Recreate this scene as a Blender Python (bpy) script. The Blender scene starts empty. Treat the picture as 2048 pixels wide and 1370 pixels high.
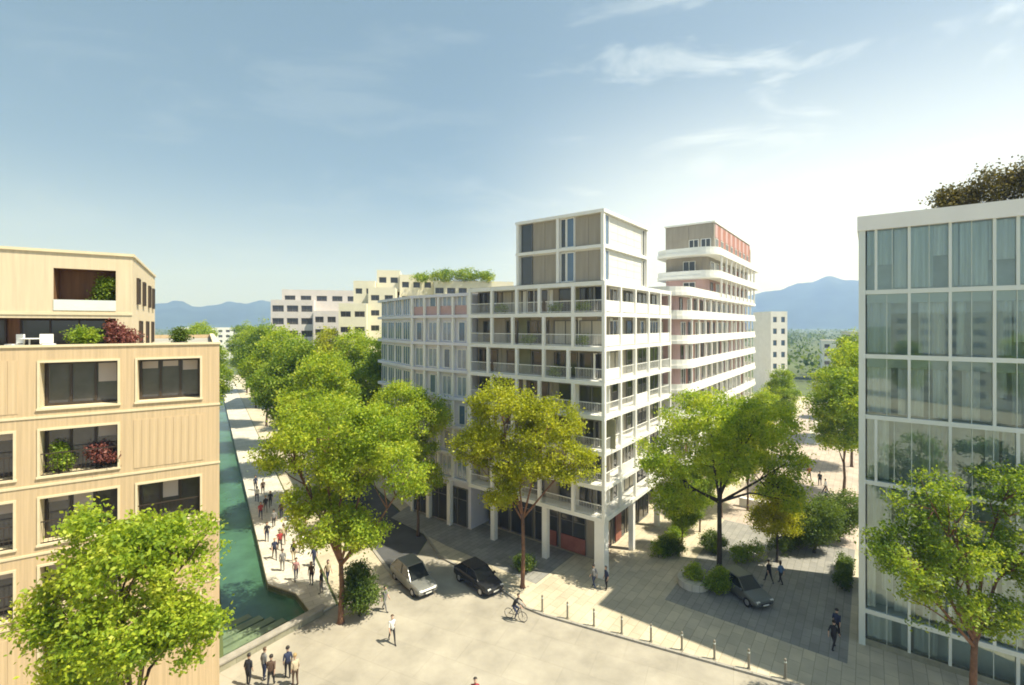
import bpy, bmesh, math, random
import numpy as np
from mathutils import Vector, Matrix, noise

random.seed(7)
R = math.radians
sc = bpy.context.scene
COL = sc.collection

# ------------------------------------------------------------------ camera
CAM_H = 20.0
cam_d = bpy.data.cameras.new('camera')
cam = bpy.data.objects.new('camera', cam_d)
COL.objects.link(cam)
cam.location = (0, 0, CAM_H)
cam.rotation_euler = (R(90), 0, 0)
cam_d.sensor_width = 36
cam_d.lens = 36 * 950 / 2048
cam_d.shift_y = -35 / 2048
cam_d.clip_start = 0.5
cam_d.clip_end = 12000
sc.camera = cam

# ------------------------------------------------------------------ sun and sky
SUN_EL = 59.0
SUN_AZ = 105.0            # clockwise from +Y (the view direction) towards +X
sd = Vector((math.sin(R(SUN_AZ)) * math.cos(R(SUN_EL)), math.cos(R(SUN_AZ)) * math.cos(R(SUN_EL)), math.sin(R(SUN_EL))))
sl = bpy.data.lights.new('sun', 'SUN')
sl.energy = 4.2
sl.angle = R(0.53)
sl.color = (1.0, 0.95, 0.85)
sun = bpy.data.objects.new('sun', sl)
COL.objects.link(sun)
sun.rotation_euler = sd.to_track_quat('Z', 'Y').to_euler()

world = bpy.data.worlds.new('World')
sc.world = world
world.use_nodes = True
wn, wl = world.node_tree.nodes, world.node_tree.links
wn.clear()
wo = wn.new('ShaderNodeOutputWorld')
bg = wn.new('ShaderNodeBackground')
bg.inputs['Strength'].default_value = 0.095
sky = wn.new('ShaderNodeTexSky')
sky.sky_type = 'NISHITA'
sky.sun_disc = False
sky.sun_elevation = R(SUN_EL)
sky.sun_rotation = R(SUN_AZ)
sky.air_density = 1.0
sky.dust_density = 1.6
sky.ozone_density = 1.0
tc = wn.new('ShaderNodeTexCoord')


def wmath(op, a, b=None, c=None, clamp=False):
    n = wn.new('ShaderNodeMath')
    n.operation = op
    n.use_clamp = clamp
    for i, v in enumerate((a, b, c)):
        if v is None:
            continue
        if hasattr(v, 'links'):
            wl.new(v, n.inputs[i])
        else:
            n.inputs[i].default_value = v
    return n.outputs[0]


# a thin veil of cirrus that whitens the sky round the sun's quarter, and a few wisps in it
dot = wn.new('ShaderNodeVectorMath')
dot.operation = 'DOT_PRODUCT'
wl.new(tc.outputs['Generated'], dot.inputs[0])
dot.inputs[1].default_value = Vector((0.76, 0.64, 0.10)).normalized()
veil = wn.new('ShaderNodeMapRange')
veil.interpolation_type = 'SMOOTHSTEP'
wl.new(dot.outputs['Value'], veil.inputs[0])
veil.inputs[1].default_value = 0.50
veil.inputs[2].default_value = 0.97
sep = wn.new('ShaderNodeSeparateXYZ')
wl.new(tc.outputs['Generated'], sep.inputs[0])
mp = wn.new('ShaderNodeMapping')
mp.inputs['Scale'].default_value = (1.0, 1.6, 4.2)
mp.inputs['Rotation'].default_value = (0.0, R(-38), R(20))
wl.new(tc.outputs['Generated'], mp.inputs[0])
nz = wn.new('ShaderNodeTexNoise')
nz.inputs['Scale'].default_value = 3.2
nz.inputs['Detail'].default_value = 7
nz.inputs['Roughness'].default_value = 0.58
nz.inputs['Distortion'].default_value = 0.5
wl.new(mp.outputs[0], nz.inputs[0])
wisp = wn.new('ShaderNodeMapRange')
wisp.interpolation_type = 'SMOOTHSTEP'
wl.new(nz.outputs[0], wisp.inputs[0])
wisp.inputs[1].default_value = 0.52
wisp.inputs[2].default_value = 0.72
low = wn.new('ShaderNodeMapRange')          # haze towards the horizon, all round
low.interpolation_type = 'SMOOTHSTEP'
wl.new(sep.outputs[2], low.inputs[0])
low.inputs[1].default_value = 0.30
low.inputs[2].default_value = -0.02
vlow = wn.new('ShaderNodeMapRange')
vlow.interpolation_type = 'SMOOTHSTEP'
wl.new(sep.outputs[2], vlow.inputs[0])
vlow.inputs[1].default_value = 0.52
vlow.inputs[2].default_value = 0.10
v1 = wmath('MULTIPLY', veil.outputs[0], wmath('MULTIPLY_ADD', vlow.outputs[0], 0.92, 0.08))
v2 = wmath('MULTIPLY', wisp.outputs[0], 0.42)
v3 = wmath('MULTIPLY', low.outputs[0], 0.40)
i1 = wmath('SUBTRACT', 1.0, v1)
i2 = wmath('SUBTRACT', 1.0, wmath('MULTIPLY', v2, wmath('ADD', wmath('MULTIPLY', veil.outputs[0], 1.2), 0.15)))
i3 = wmath('SUBTRACT', 1.0, v3)
cov = wmath('SUBTRACT', 1.0, wmath('MULTIPLY', i1, wmath('MULTIPLY', i2, i3)), None, True)
mixs = wn.new('ShaderNodeMix')
mixs.data_type = 'RGBA'
wl.new(cov, mixs.inputs[0])
grey = wn.new('ShaderNodeMix')
grey.data_type = 'RGBA'
grey.inputs[0].default_value = 0.5
hs = wn.new('ShaderNodeHueSaturation')
hs.inputs['Saturation'].default_value = 0.58
hs.inputs['Value'].default_value = 0.74
wl.new(sky.outputs[0], hs.inputs['Color'])
wl.new(hs.outputs[0], grey.inputs[6])
grey.inputs[7].default_value = (0.85, 1.75, 1.78, 1)
wl.new(grey.outputs[2], mixs.inputs[6])
mixs.inputs[7].default_value = (6.3, 6.7, 6.5, 1)
wl.new(mixs.outputs[2], bg.inputs[0])
wl.new(bg.outputs[0], wo.inputs[0])

sc.view_settings.view_transform = 'Standard'
sc.view_settings.look = 'None'
sc.view_settings.gamma = 1.0
sc.view_settings.use_curve_mapping = False
sc.view_settings.exposure = 1.02
sc.render.engine = 'CYCLES'
sc.cycles.use_denoising = True
sc.cycles.filter_width = 1.8
sc.cycles.max_bounces = 6
sc.cycles.diffuse_bounces = 3
sc.cycles.glossy_bounces = 3
sc.cycles.transmission_bounces = 4
sc.cycles.transparent_max_bounces = 8
sc.cycles.volume_bounces = 1
sc.cycles.caustics_reflective = False
sc.cycles.caustics_refractive = False
sc.cycles.sample_clamp_indirect = 6

# ------------------------------------------------------------------ materials
MATS = {}


def mat(name, color, rough=0.7, var=0.0, var_scale=1.0, bump=0.0, bump_scale=40.0, metal=0.0,
        spec=0.5, stretch=(1, 1, 1), dark=None, transl=0.0):
    """Principled surface with noise-driven colour variation and fine relief."""
    m = bpy.data.materials.new(name)
    m.use_nodes = True
    n, l = m.node_tree.nodes, m.node_tree.links
    p = n['Principled BSDF']
    p.inputs['Base Color'].default_value = (*color, 1)
    p.inputs['Roughness'].default_value = rough
    p.inputs['Metallic'].default_value = metal
    p.inputs['Specular IOR Level'].default_value = spec
    co = n.new('ShaderNodeTexCoord')
    mpn = n.new('ShaderNodeMapping')
    mpn.inputs['Scale'].default_value = stretch
    l.new(co.outputs['Object'], mpn.inputs[0])
    if var > 0:
        a = n.new('ShaderNodeTexNoise')
        a.inputs['Scale'].default_value = var_scale
        a.inputs['Detail'].default_value = 6
        a.inputs['Roughness'].default_value = 0.62
        l.new(mpn.outputs[0], a.inputs[0])
        rmp = n.new('ShaderNodeValToRGB')
        d = dark if dark else tuple(c * (1 - var) for c in color)
        hi = tuple(min(1, c * (1 + 0.5 * var)) for c in color)
        rmp.color_ramp.elements[0].position = 0.32
        rmp.color_ramp.elements[0].color = (*d, 1)
        rmp.color_ramp.elements[1].position = 0.68
        rmp.color_ramp.elements[1].color = (*hi, 1)
        l.new(a.outputs[0], rmp.inputs[0])
        l.new(rmp.outputs[0], p.inputs['Base Color'])
    if bump > 0:
        b = n.new('ShaderNodeTexNoise')
        b.inputs['Scale'].default_value = bump_scale
        b.inputs['Detail'].default_value = 4
        l.new(mpn.outputs[0], b.inputs[0])
        bp = n.new('ShaderNodeBump')
        bp.inputs['Strength'].default_value = bump
        bp.inputs['Distance'].default_value = 0.02
        l.new(b.outputs[0], bp.inputs['Height'])
        l.new(bp.outputs[0], p.inputs['Normal'])
    MATS[name] = m
    return m


def leaf_mat(name, ramp, transl=0.42):
    """Leaves: each leaf picks its own green; light passes through."""
    m = bpy.data.materials.new(name)
    m.use_nodes = True
    n, l = m.node_tree.nodes, m.node_tree.links
    n.clear()
    out = n.new('ShaderNodeOutputMaterial')
    geo = n.new('ShaderNodeNewGeometry')
    co = n.new('ShaderNodeTexCoord')
    nzz = n.new('ShaderNodeTexNoise')
    nzz.inputs['Scale'].default_value = 0.55
    nzz.inputs['Detail'].default_value = 3
    l.new(co.outputs['Object'], nzz.inputs[0])
    mx = n.new('ShaderNodeMath')
    mx.operation = 'MULTIPLY_ADD'
    l.new(geo.outputs['Random Per Island'], mx.inputs[0])
    mx.inputs[1].default_value = 0.55
    sb = n.new('ShaderNodeMath')
    sb.operation = 'MULTIPLY_ADD'
    l.new(nzz.outputs[0], sb.inputs[0])
    sb.inputs[1].default_value = 1.3
    sb.inputs[2].default_value = -0.42
    l.new(sb.outputs[0], mx.inputs[2])
    r = n.new('ShaderNodeValToRGB')
    e = r.color_ramp.elements
    e[0].position, e[0].color = 0.05, (*ramp[0], 1)
    e[1].position, e[1].color = 0.95, (*ramp[-1], 1)
    for i, c in enumerate(ramp[1:-1]):
        x = e.new((i + 1) / (len(ramp) - 1))
        x.color = (*c, 1)
    l.new(mx.outputs[0], r.inputs[0])
    p = n.new('ShaderNodeBsdfPrincipled')
    p.inputs['Roughness'].default_value = 0.5
    p.inputs['Specular IOR Level'].default_value = 0.35
    l.new(r.outputs[0], p.inputs['Base Color'])
    t = n.new('ShaderNodeBsdfTranslucent')
    tcm = n.new('ShaderNodeMix')
    tcm.data_type = 'RGBA'
    tcm.blend_type = 'MULTIPLY'
    tcm.inputs[0].default_value = 1
    tcm.inputs[7].default_value = (1.35, 1.25, 0.55, 1)
    l.new(r.outputs[0], tcm.inputs[6])
    l.new(tcm.outputs[2], t.inputs[0])
    ms = n.new('ShaderNodeMixShader')
    ms.inputs[0].default_value = transl
    l.new(p.outputs[0], ms.inputs[1])
    l.new(t.outputs[0], ms.inputs[2])
    l.new(ms.outputs[0], out.inputs[0])
    MATS[name] = m
    return m


def clear_glass(name, tint, fac=0.28):
    """See-through glazing: tinted transmission plus a mirror share that grows at grazing angles."""
    m = bpy.data.materials.new(name)
    m.use_nodes = True
    n, l = m.node_tree.nodes, m.node_tree.links
    n.clear()
    out = n.new('ShaderNodeOutputMaterial')
    t = n.new('ShaderNodeBsdfTransparent')
    t.inputs[0].default_value = (*tint, 1)
    g = n.new('ShaderNodeBsdfGlossy')
    g.inputs['Roughness'].default_value = 0.03
    g.inputs[0].default_value = (0.85, 0.95, 0.9, 1)
    lw = n.new('ShaderNodeLayerWeight')
    lw.inputs[0].default_value = fac
    mm = n.new('ShaderNodeMath')
    mm.operation = 'MULTIPLY_ADD'
    mm.use_clamp = True
    l.new(lw.outputs['Fresnel'], mm.inputs[0])
    mm.inputs[1].default_value = 1.0
    mm.inputs[2].default_value = 0.08
    ms = n.new('ShaderNodeMixShader')
    l.new(mm.outputs[0], ms.inputs[0])
    l.new(t.outputs[0], ms.inputs[1])
    l.new(g.outputs[0], ms.inputs[2])
    l.new(ms.outputs[0], out.inputs[0])
    MATS[name] = m
    return m


def slab_mat(name, color, tw, th, rot, var=0.18, vs=0.45, k=1.0, mortar=0.018):
    """Paving: tone differs from slab to slab, thin joints, stains."""
    m = mat(name, color, 0.87, var, vs, 0.4, 50)
    n, l = m.node_tree.nodes, m.node_tree.links
    p = n['Principled BSDF']
    src = p.inputs['Base Color'].links[0].from_socket
    co = n.new('ShaderNodeTexCoord')
    mpn = n.new('ShaderNodeMapping')
    mpn.inputs['Rotation'].default_value = (0, 0, rot)
    l.new(co.outputs['Object'], mpn.inputs[0])
    br = n.new('ShaderNodeTexBrick')
    br.inputs['Scale'].default_value = 1.0
    br.inputs['Brick Width'].default_value = tw
    br.inputs['Row Height'].default_value = th
    br.inputs['Mortar Size'].default_value = mortar
    br.inputs['Color1'].default_value = (1 - 0.14 * k, 1 - 0.14 * k, 1 - 0.14 * k, 1)
    br.inputs['Color2'].default_value = (1 + 0.06 * k, 1 + 0.05 * k, 1 + 0.03 * k, 1)
    br.inputs['Mortar'].default_value = (1 - 0.38 * k, 1 - 0.39 * k, 1 - 0.42 * k, 1)
    l.new(mpn.outputs[0], br.inputs[0])
    mx = n.new('ShaderNodeMix')
    mx.data_type = 'RGBA'
    mx.blend_type = 'MULTIPLY'
    mx.inputs[0].default_value = 1
    l.new(src, mx.inputs[6])
    l.new(br.outputs[0], mx.inputs[7])
    l.new(mx.outputs[2], p.inputs['Base Color'])
    return m


slab_mat('plaza_gravel', (0.365, 0.335, 0.275), 3.0, 2.2, R(25), 0.26, 0.35, 0.38, 0.02)
slab_mat('paver', (0.54, 0.48, 0.36), 1.3, 0.65, R(-53))
slab_mat('paver_shade_grey', (0.28, 0.275, 0.255), 1.0, 0.5, R(-53))
slab_mat('paver_white', (0.58, 0.55, 0.48), 1.2, 0.6, R(-33))
slab_mat('paver_pink', (0.46, 0.39, 0.33), 1.2, 0.6, R(-53))
mat('kerb_stone', (0.33, 0.31, 0.27), 0.8, 0.2, 2, 0.2, 50)
mat('asphalt', (0.085, 0.088, 0.09), 0.9, 0.25, 0.5, 0.4, 80)
mat('land', (0.10, 0.13, 0.045), 0.95, 0.4, 0.02)
mat('grass', (0.10, 0.15, 0.03), 0.95, 0.45, 0.8, 0.5, 40)
mat('stone_wall', (0.30, 0.29, 0.21), 0.85, 0.25, 1.5, 0.4, 20)
mat('wet_stone', (0.16, 0.22, 0.13), 0.45, 0.3, 1.2, 0.3, 20)
mat('cladding', (0.61, 0.455, 0.275), 0.75, 0.17, 1.0, 0.35, 7, stretch=(9, 9, 0.18))
mat('cladding_pale', (0.67, 0.56, 0.385), 0.75, 0.12, 1.0, 0.2, 7, stretch=(6, 6, 0.3))
mat('trim_cream', (0.72, 0.62, 0.42), 0.7, 0.08, 1.2)
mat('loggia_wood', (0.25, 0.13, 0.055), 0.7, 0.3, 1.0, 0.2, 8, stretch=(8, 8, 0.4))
mat('frame_dark', (0.045, 0.032, 0.022), 0.5)
mat('frame_grey', (0.16, 0.16, 0.15), 0.5)
mat('dark_glass', (0.05, 0.055, 0.055), 0.06, spec=0.9)
mat('blue_glass', (0.12, 0.19, 0.28), 0.08, 0.25, 0.6, spec=0.9)
mat('smoke_glass', (0.09, 0.085, 0.085), 0.07, 0.4, 0.5, spec=0.9)
mat('curtain_cream', (0.5, 0.46, 0.38), 0.9, 0.2, 2.0, stretch=(6, 6, 0.2))
mat('white_paint', (0.86, 0.85, 0.81), 0.6, 0.05, 0.8)
mat('white_render', (0.84, 0.83, 0.78), 0.8, 0.07, 0.7, 0.1, 40)
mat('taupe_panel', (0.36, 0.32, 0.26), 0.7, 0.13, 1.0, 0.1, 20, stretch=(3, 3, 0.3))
mat('olive_panel', (0.24, 0.24, 0.15), 0.75, 0.25, 0.8)
mat('pink_panel', (0.56, 0.38, 0.36), 0.75, 0.1, 0.8)
mat('red_panel', (0.42, 0.19, 0.14), 0.75, 0.15, 0.8)
mat('lavender_panel', (0.50, 0.47, 0.58), 0.75, 0.1, 0.8)
mat('shop_red', (0.30, 0.11, 0.08), 0.6, 0.3, 1.0)
mat('cream_wall', (0.80, 0.75, 0.58), 0.8, 0.06, 0.6)
mat('pink_wall', (0.74, 0.68, 0.65), 0.8, 0.08, 0.6)
mat('warm_panel', (0.77, 0.74, 0.68), 0.75, 0.08, 0.8)
mat('lilac_white', (0.74, 0.73, 0.80), 0.75, 0.06, 0.8)
mat('pale_blue_glass', (0.30, 0.36, 0.46), 0.08, 0.3, 0.6, spec=0.9)
mat('blind', (0.46, 0.40, 0.37), 0.8)
mat('roof_gravel', (0.36, 0.34, 0.29), 0.95, 0.2, 1.0, 0.3, 60)
mat('green_metal', (0.56, 0.63, 0.58), 0.45, 0.05, 0.7)
mat('pale_metal', (0.70, 0.75, 0.71), 0.45, 0.04, 0.8)
mat('curtain_pale', (0.86, 0.89, 0.87), 0.9, 0.15, 1.5, stretch=(5, 5, 0.2))
mat('curtain_green', (0.76, 0.83, 0.81), 0.9, 0.3, 1.0, stretch=(5, 5, 0.2))
mat('curtain_grey', (0.60, 0.66, 0.65), 0.9, 0.2, 1.0, stretch=(5, 5, 0.2))
mat('interior', (0.55, 0.61, 0.60), 0.9, 0.3, 0.4)
mat('bark', (0.13, 0.085, 0.055), 0.9, 0.4, 4, 0.6, 16)
mat('bark_red', (0.20, 0.105, 0.06), 0.9, 0.4, 4, 0.6, 16)
mat('bark_dark', (0.05, 0.042, 0.03), 0.9, 0.4, 4, 0.6, 16)
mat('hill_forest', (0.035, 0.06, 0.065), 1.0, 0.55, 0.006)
mat('tyre', (0.02, 0.02, 0.02), 0.8)
mat('rim', (0.45, 0.45, 0.46), 0.35, metal=0.8)
mat('car_silver', (0.50, 0.50, 0.47), 0.3, metal=0.45)
mat('car_grey', (0.13, 0.14, 0.135), 0.3, metal=0.3)
mat('car_grey2', (0.27, 0.275, 0.26), 0.3, metal=0.4)
mat('car_black', (0.025, 0.027, 0.03), 0.25)
mat('car_white', (0.72, 0.72, 0.70), 0.3)
mat('car_blue', (0.06, 0.08, 0.12), 0.3, metal=0.2)
mat('car_glass', (0.02, 0.025, 0.028), 0.05, spec=0.8)
mat('lamp_clear', (0.75, 0.76, 0.75), 0.15, spec=0.8)
mat('lamp_red', (0.4, 0.03, 0.02), 0.25)
mat('plate_white', (0.75, 0.75, 0.7), 0.5)
mat('black_plastic', (0.03, 0.03, 0.03), 0.6)
mat('bollard_grey', (0.26, 0.24, 0.19), 0.55, metal=0.2)
mat('pot_grey', (0.25, 0.24, 0.22), 0.8, 0.2, 3)
mat('steel', (0.4, 0.4, 0.4), 0.35, metal=0.9)

leaf_mat('leaf_bright', [(0.09, 0.17, 0.016), (0.24, 0.36, 0.03), (0.43, 0.53, 0.045), (0.60, 0.63, 0.10)], 0.5)
leaf_mat('leaf_mid', [(0.06, 0.125, 0.018), (0.17, 0.275, 0.03), (0.32, 0.43, 0.042), (0.52, 0.57, 0.09)], 0.48)
leaf_mat('leaf_gold', [(0.11, 0.15, 0.012), (0.28, 0.33, 0.018), (0.46, 0.50, 0.03), (0.61, 0.60, 0.07)], 0.5)
leaf_mat('leaf_yellow', [(0.15, 0.17, 0.010), (0.34, 0.37, 0.015), (0.50, 0.51, 0.02), (0.64, 0.61, 0.05)], 0.5)
leaf_mat('leaf_dark', [(0.035, 0.075, 0.016), (0.08, 0.14, 0.022), (0.14, 0.21, 0.03), (0.22, 0.29, 0.045)], 0.42)
leaf_mat('leaf_olive', [(0.06, 0.055, 0.012), (0.10, 0.09, 0.02), (0.15, 0.13, 0.03), (0.22, 0.18, 0.05)], 0.3)
leaf_mat('leaf_red', [(0.10, 0.035, 0.03), (0.19, 0.06, 0.05), (0.28, 0.10, 0.08), (0.34, 0.16, 0.13)], 0.3)

# water of the canal
wm = mat('canal_water', (0.055, 0.14, 0.085), 0.2, 0.35, 0.35, 0.10, 6, spec=0.5)


# ------------------------------------------------------------------ mesh helpers
class MB:
    def __init__(self):
        self.v, self.f, self.m = [], [], []

    def quad(self, a, b, c, d, mi=0):
        i = len(self.v)
        self.v += [tuple(a), tuple(b), tuple(c), tuple(d)]
        self.f.append((i, i + 1, i + 2, i + 3))
        self.m.append(mi)

    def box(self, x0, x1, y0, y1, z0, z1, mi=0):
        x0, x1 = min(x0, x1), max(x0, x1)
        y0, y1 = min(y0, y1), max(y0, y1)
        i = len(self.v)
        self.v += [(x0, y0, z0), (x1, y0, z0), (x1, y1, z0), (x0, y1, z0),
                   (x0, y0, z1), (x1, y0, z1), (x1, y1, z1), (x0, y1, z1)]
        for q in ((0, 3, 2, 1), (4, 5, 6, 7), (0, 1, 5, 4), (1, 2, 6, 5), (2, 3, 7, 6), (3, 0, 4, 7)):
            self.f.append(tuple(i + k for k in q))
            self.m.append(mi)

    def prism(self, poly, z0, z1, mi=0, mtop=None):
        i, n = len(self.v), len(poly)
        self.v += [(p[0], p[1], z0) for p in poly] + [(p[0], p[1], z1) for p in poly]
        self.f.append(tuple(i + n + k for k in range(n)))
        self.m.append(mi if mtop is None else mtop)
        self.f.append(tuple(i + k for k in reversed(range(n))))
        self.m.append(mi)
        for k in range(n):
            k2 = (k + 1) % n
            self.f.append((i + k, i + k2, i + n + k2, i + n + k))
            self.m.append(mi)

    def tube(self, pts, radii, sides=6, mi=0, cap=True):
        pts = [Vector(p) for p in pts]
        base = len(self.v)
        up = Vector((0, 0, 1))
        for k, p in enumerate(pts):
            d = (pts[min(k + 1, len(pts) - 1)] - pts[max(k - 1, 0)]).normalized()
            a = d.cross(up if abs(d.z) < 0.95 else Vector((1, 0, 0))).normalized()
            b = d.cross(a)
            for s in range(sides):
                t = 2 * math.pi * s / sides
                q = p + (a * math.cos(t) + b * math.sin(t)) * radii[k]
                self.v.append(tuple(q))
        for k in range(len(pts) - 1):
            for s in range(sides):
                s2 = (s + 1) % sides
                self.f.append((base + k * sides + s, base + k * sides + s2,
                               base + (k + 1) * sides + s2, base + (k + 1) * sides + s))
                self.m.append(mi)
        if cap:
            self.f.append(tuple(base + s for s in reversed(range(sides))))
            self.m.append(mi)
            self.f.append(tuple(base + (len(pts) - 1) * sides + s for s in range(sides)))
            self.m.append(mi)

    def mesh(self, name, mats, smooth=False):
        me = bpy.data.meshes.new(name)
        me.from_pydata(self.v, [], self.f)
        for mm in ([mats] if isinstance(mats, str) else mats):
            me.materials.append(MATS[mm])
        me.polygons.foreach_set('material_index', self.m)
        if smooth:
            me.polygons.foreach_set('use_smooth', [True] * len(self.f))
        bm = bmesh.new()
        bm.from_mesh(me)
        bmesh.ops.recalc_face_normals(bm, faces=bm.faces)
        bm.to_mesh(me)
        bm.free()
        return me

    def build(self, name, mats, parent=None, smooth=False, loc=None, rot=0):
        return place(name, self.mesh(name, mats, smooth), parent, loc, rot)


def place(name, me, parent=None, loc=None, rot=0):
    o = bpy.data.objects.new(name, me)
    COL.objects.link(o)
    if parent is not None:
        o.parent = parent
    if loc is not None:
        o.location = loc
    o.rotation_euler = (0, 0, rot)
    return o


def thing(name, label, cat, loc=(0, 0, 0), rot=0, group=None):
    o = bpy.data.objects.new(name, None)
    COL.objects.link(o)
    o.location = loc
    o.rotation_euler = (0, 0, rot)
    return tag(o, label, cat, group)


def tag(o, label, cat, group=None):
    o['label'] = label
    o['category'] = cat
    if group:
        o['group'] = group
    return o


def struct(o):
    o['kind'] = 'structure'
    return o


def dup(root, loc, rot, label, group=None):
    """Copy a thing with its parts and their sub-parts (mesh data is shared)."""
    r = root.copy()
    COL.objects.link(r)
    r.location = loc
    r.rotation_euler = (0, 0, rot)
    r['label'] = label
    if group:
        r['group'] = group
    for ch in list(root.children):
        c = ch.copy()
        COL.objects.link(c)
        c.parent = r
        for g in list(ch.children):
            d = g.copy()
            COL.objects.link(d)
            d.parent = c
    return r


# frames of the two street grids (x along, y across)
OA, XA = Vector((-15.4, 25.0)), Vector((0.841, 0.541))       # left: canal, street, timber building
YA = Vector((-0.541, 0.841))
ROT_A = math.atan2(XA.y, XA.x)
PW, UR, UL = Vector((7.2, 36.9)), Vector((0.602, 0.7985)), Vector((-0.7985, 0.602))  # right: white building
ROT_W = math.atan2(UR.y, UR.x)


def fa(x, y, z=0.0):
    p = OA + XA * x + YA * y
    return Vector((p.x, p.y, z))


# ------------------------------------------------------------------ ground, water, streets
def sheet(name, pts, z, m, hole=None, z0=None):
    bm = bmesh.new()
    loops = [pts] + ([hole] if hole else [])
    edges = []
    for lp in loops:
        vs = [bm.verts.new((p[0], p[1], z)) for p in lp]
        for k in range(len(vs)):
            edges.append(bm.edges.new((vs[k], vs[(k + 1) % len(vs)])))
    bmesh.ops.triangle_fill(bm, use_beauty=True, use_dissolve=False, edges=edges)
    for f in bm.faces:
        if f.normal.z < 0:
            f.normal_flip()
    if z0 is not None:
        r = bmesh.ops.extrude_face_region(bm, geom=list(bm.faces))
        vs = [g for g in r['geom'] if isinstance(g, bmesh.types.BMVert)]
        bmesh.ops.translate(bm, vec=(0, 0, z0 - z), verts=vs)
        bmesh.ops.recalc_face_normals(bm, faces=bm.faces)
    me = bpy.data.meshes.new(name)
    bm.to_mesh(me)
    bm.free()
    me.materials.append(MATS[m])
    o = bpy.data.objects.new(name, me)
    COL.objects.link(o)
    return struct(o)


def A2(pts):
    return [tuple(fa(*p))[:2] for p in pts]


canal_poly = [(0.3, 3.0), (5.6, 5.2), (5.0, 9.0), (3.4, 11.5), (3.4, 190), (0.3, 190)]
BIG = 5200
sheet('ground', [(-BIG, -BIG), (BIG, -BIG), (BIG, BIG), (-BIG, BIG)], 0.0, 'land', A2(canal_poly))
# gravel square in the foreground
sheet('road', A2([(-140, -140), (90, -140), (90, 3.0), (40, 14), (16.7, 12), (12, 6.3), (7.0, 5.8), (5.75, 5.2), (0.0, 2.85), (-140, 2.85)]), 0.006, 'plaza_gravel')
# canal
cw = MB()
pc = [fa(*p) for p in canal_poly]
for k in range(len(pc)):
    a, b = pc[k], pc[(k + 1) % len(pc)]
    cw.quad((a.x, a.y, -1.5), (b.x, b.y, -1.5), (b.x, b.y, 0.0), (a.x, a.y, 0.0))
struct(cw.build('canal_wall', 'wet_stone'))
sheet('canal_water', A2(canal_poly), -0.42, 'canal_water')
# kerb-lined street with asphalt
sheet('street', A2([(12, 6.4), (16.7, 12.1), (16.75, 16), (16.75, 190), (12, 190)]), 0.010, 'asphalt')
sheet('promenade', A2([(3.4, 11.5), (5.0, 9.0), (5.6, 5.2), (7.2, 5.9), (7.4, 190), (3.4, 190)]), 0.10, 'paver_white', z0=-0.2)
sheet('pavement', A2([(7.4, 6.2), (11.75, 6.2), (11.75, 190), (7.4, 190)]), 0.06, 'paver', z0=-0.2)
sheet('kerb', A2([(11.75, 6.1), (12.0, 6.1), (12.0, 190), (11.75, 190)]), 0.13, 'kerb_stone', z0=-0.2)
# raised pavement round the white building, with its curved kerb
W = lambda x, y: tuple(PW + UR * x + UL * y)
pav = [(27.0, 21.0), (15.5, 26.45), (8.6, 29.7), (2.2, 32.75), (1.0, 33.6), (0.2, 34.8), (-1.2, 36.4), (-3.6, 38.6), (-6.4, 41.2)]
pav += [tuple(fa(16.95, 14.2))[:2], tuple(fa(16.95, 60))[:2]]
pav += [W(20, 60), W(120, 60), W(120, -25.0), W(-2, -25.0)]
sheet('pavement', pav, 0.12, 'paver', z0=-0.2)
kb = MB()
for k in range(9):
    a, b = Vector(pav[k]), Vector(pav[k + 1])
    n_seg = max(1, round((b - a).length / 1.0))
    d = (b - a) / n_seg
    nrm = Vector((d.y, -d.x)).normalized()
    if k < 8 and nrm.y > 0:
        nrm = -nrm
    for j in range(n_seg):
        p, q = a + d * (j + 0.012), a + d * (j + 0.988)
        kb.prism([tuple(p), tuple(q), tuple(q + nrm * 0.18), tuple(p + nrm * 0.18)], -0.1, 0.135)
struct(kb.build('kerb', 'kerb_stone'))
# setts darkened to deepen the shade, in the lane and beside the white building
sheet('path', [W(0.3, -4.6), W(18, -4.6), W(18, -15.4), W(0.3, -15.4)], 0.126, 'paver_shade_grey')
sheet('path', [W(-3.6, 4.0), W(2.4, 4.0), W(2.4, 24.5), W(-2.2, 23.0), W(-3.2, 14)], 0.126, 'paver_shade_grey')
# pink paving of the lane on the right and its pale carriageway further on
sheet('path', [W(18, -4), W(120, -4), W(120, -15.5), W(18, -15.5)], 0.126, 'paver_pink')
sheet('path', [W(60, -7.5), W(330, -7.5), W(330, -13), W(60, -13)], 0.132, 'paver_white')

# hills: two ridges, real relief a few kilometres off
hb = MB()
AZ0, AZ1, NA, NR = -62, 62, 300, 9


def ridge(az):
    x = math.tan(R(az)) * 950 + 1024              # used only to know which ridge a bearing belongs to
    left = 75 * math.exp(-((az + 30) / 11.0) ** 2) + 60 * math.exp(-((az + 22) / 6.0) ** 2) + 60
    right = 175 * math.exp(-((az - 40) / 12.0) ** 2) + 130 * math.exp(-((az - 25) / 10.0) ** 2) + 40
    base = left if az < 0 else right
    if abs(az) < 12:
        t = (az + 12) / 24
        base = left * (1 - t) + right * t
    return base * (0.88 + 0.30 * noise.noise(Vector((az * 0.16, 3.7, 0))) + 0.10 * noise.noise(Vector((az * 0.7, 9.1, 0))))


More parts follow.
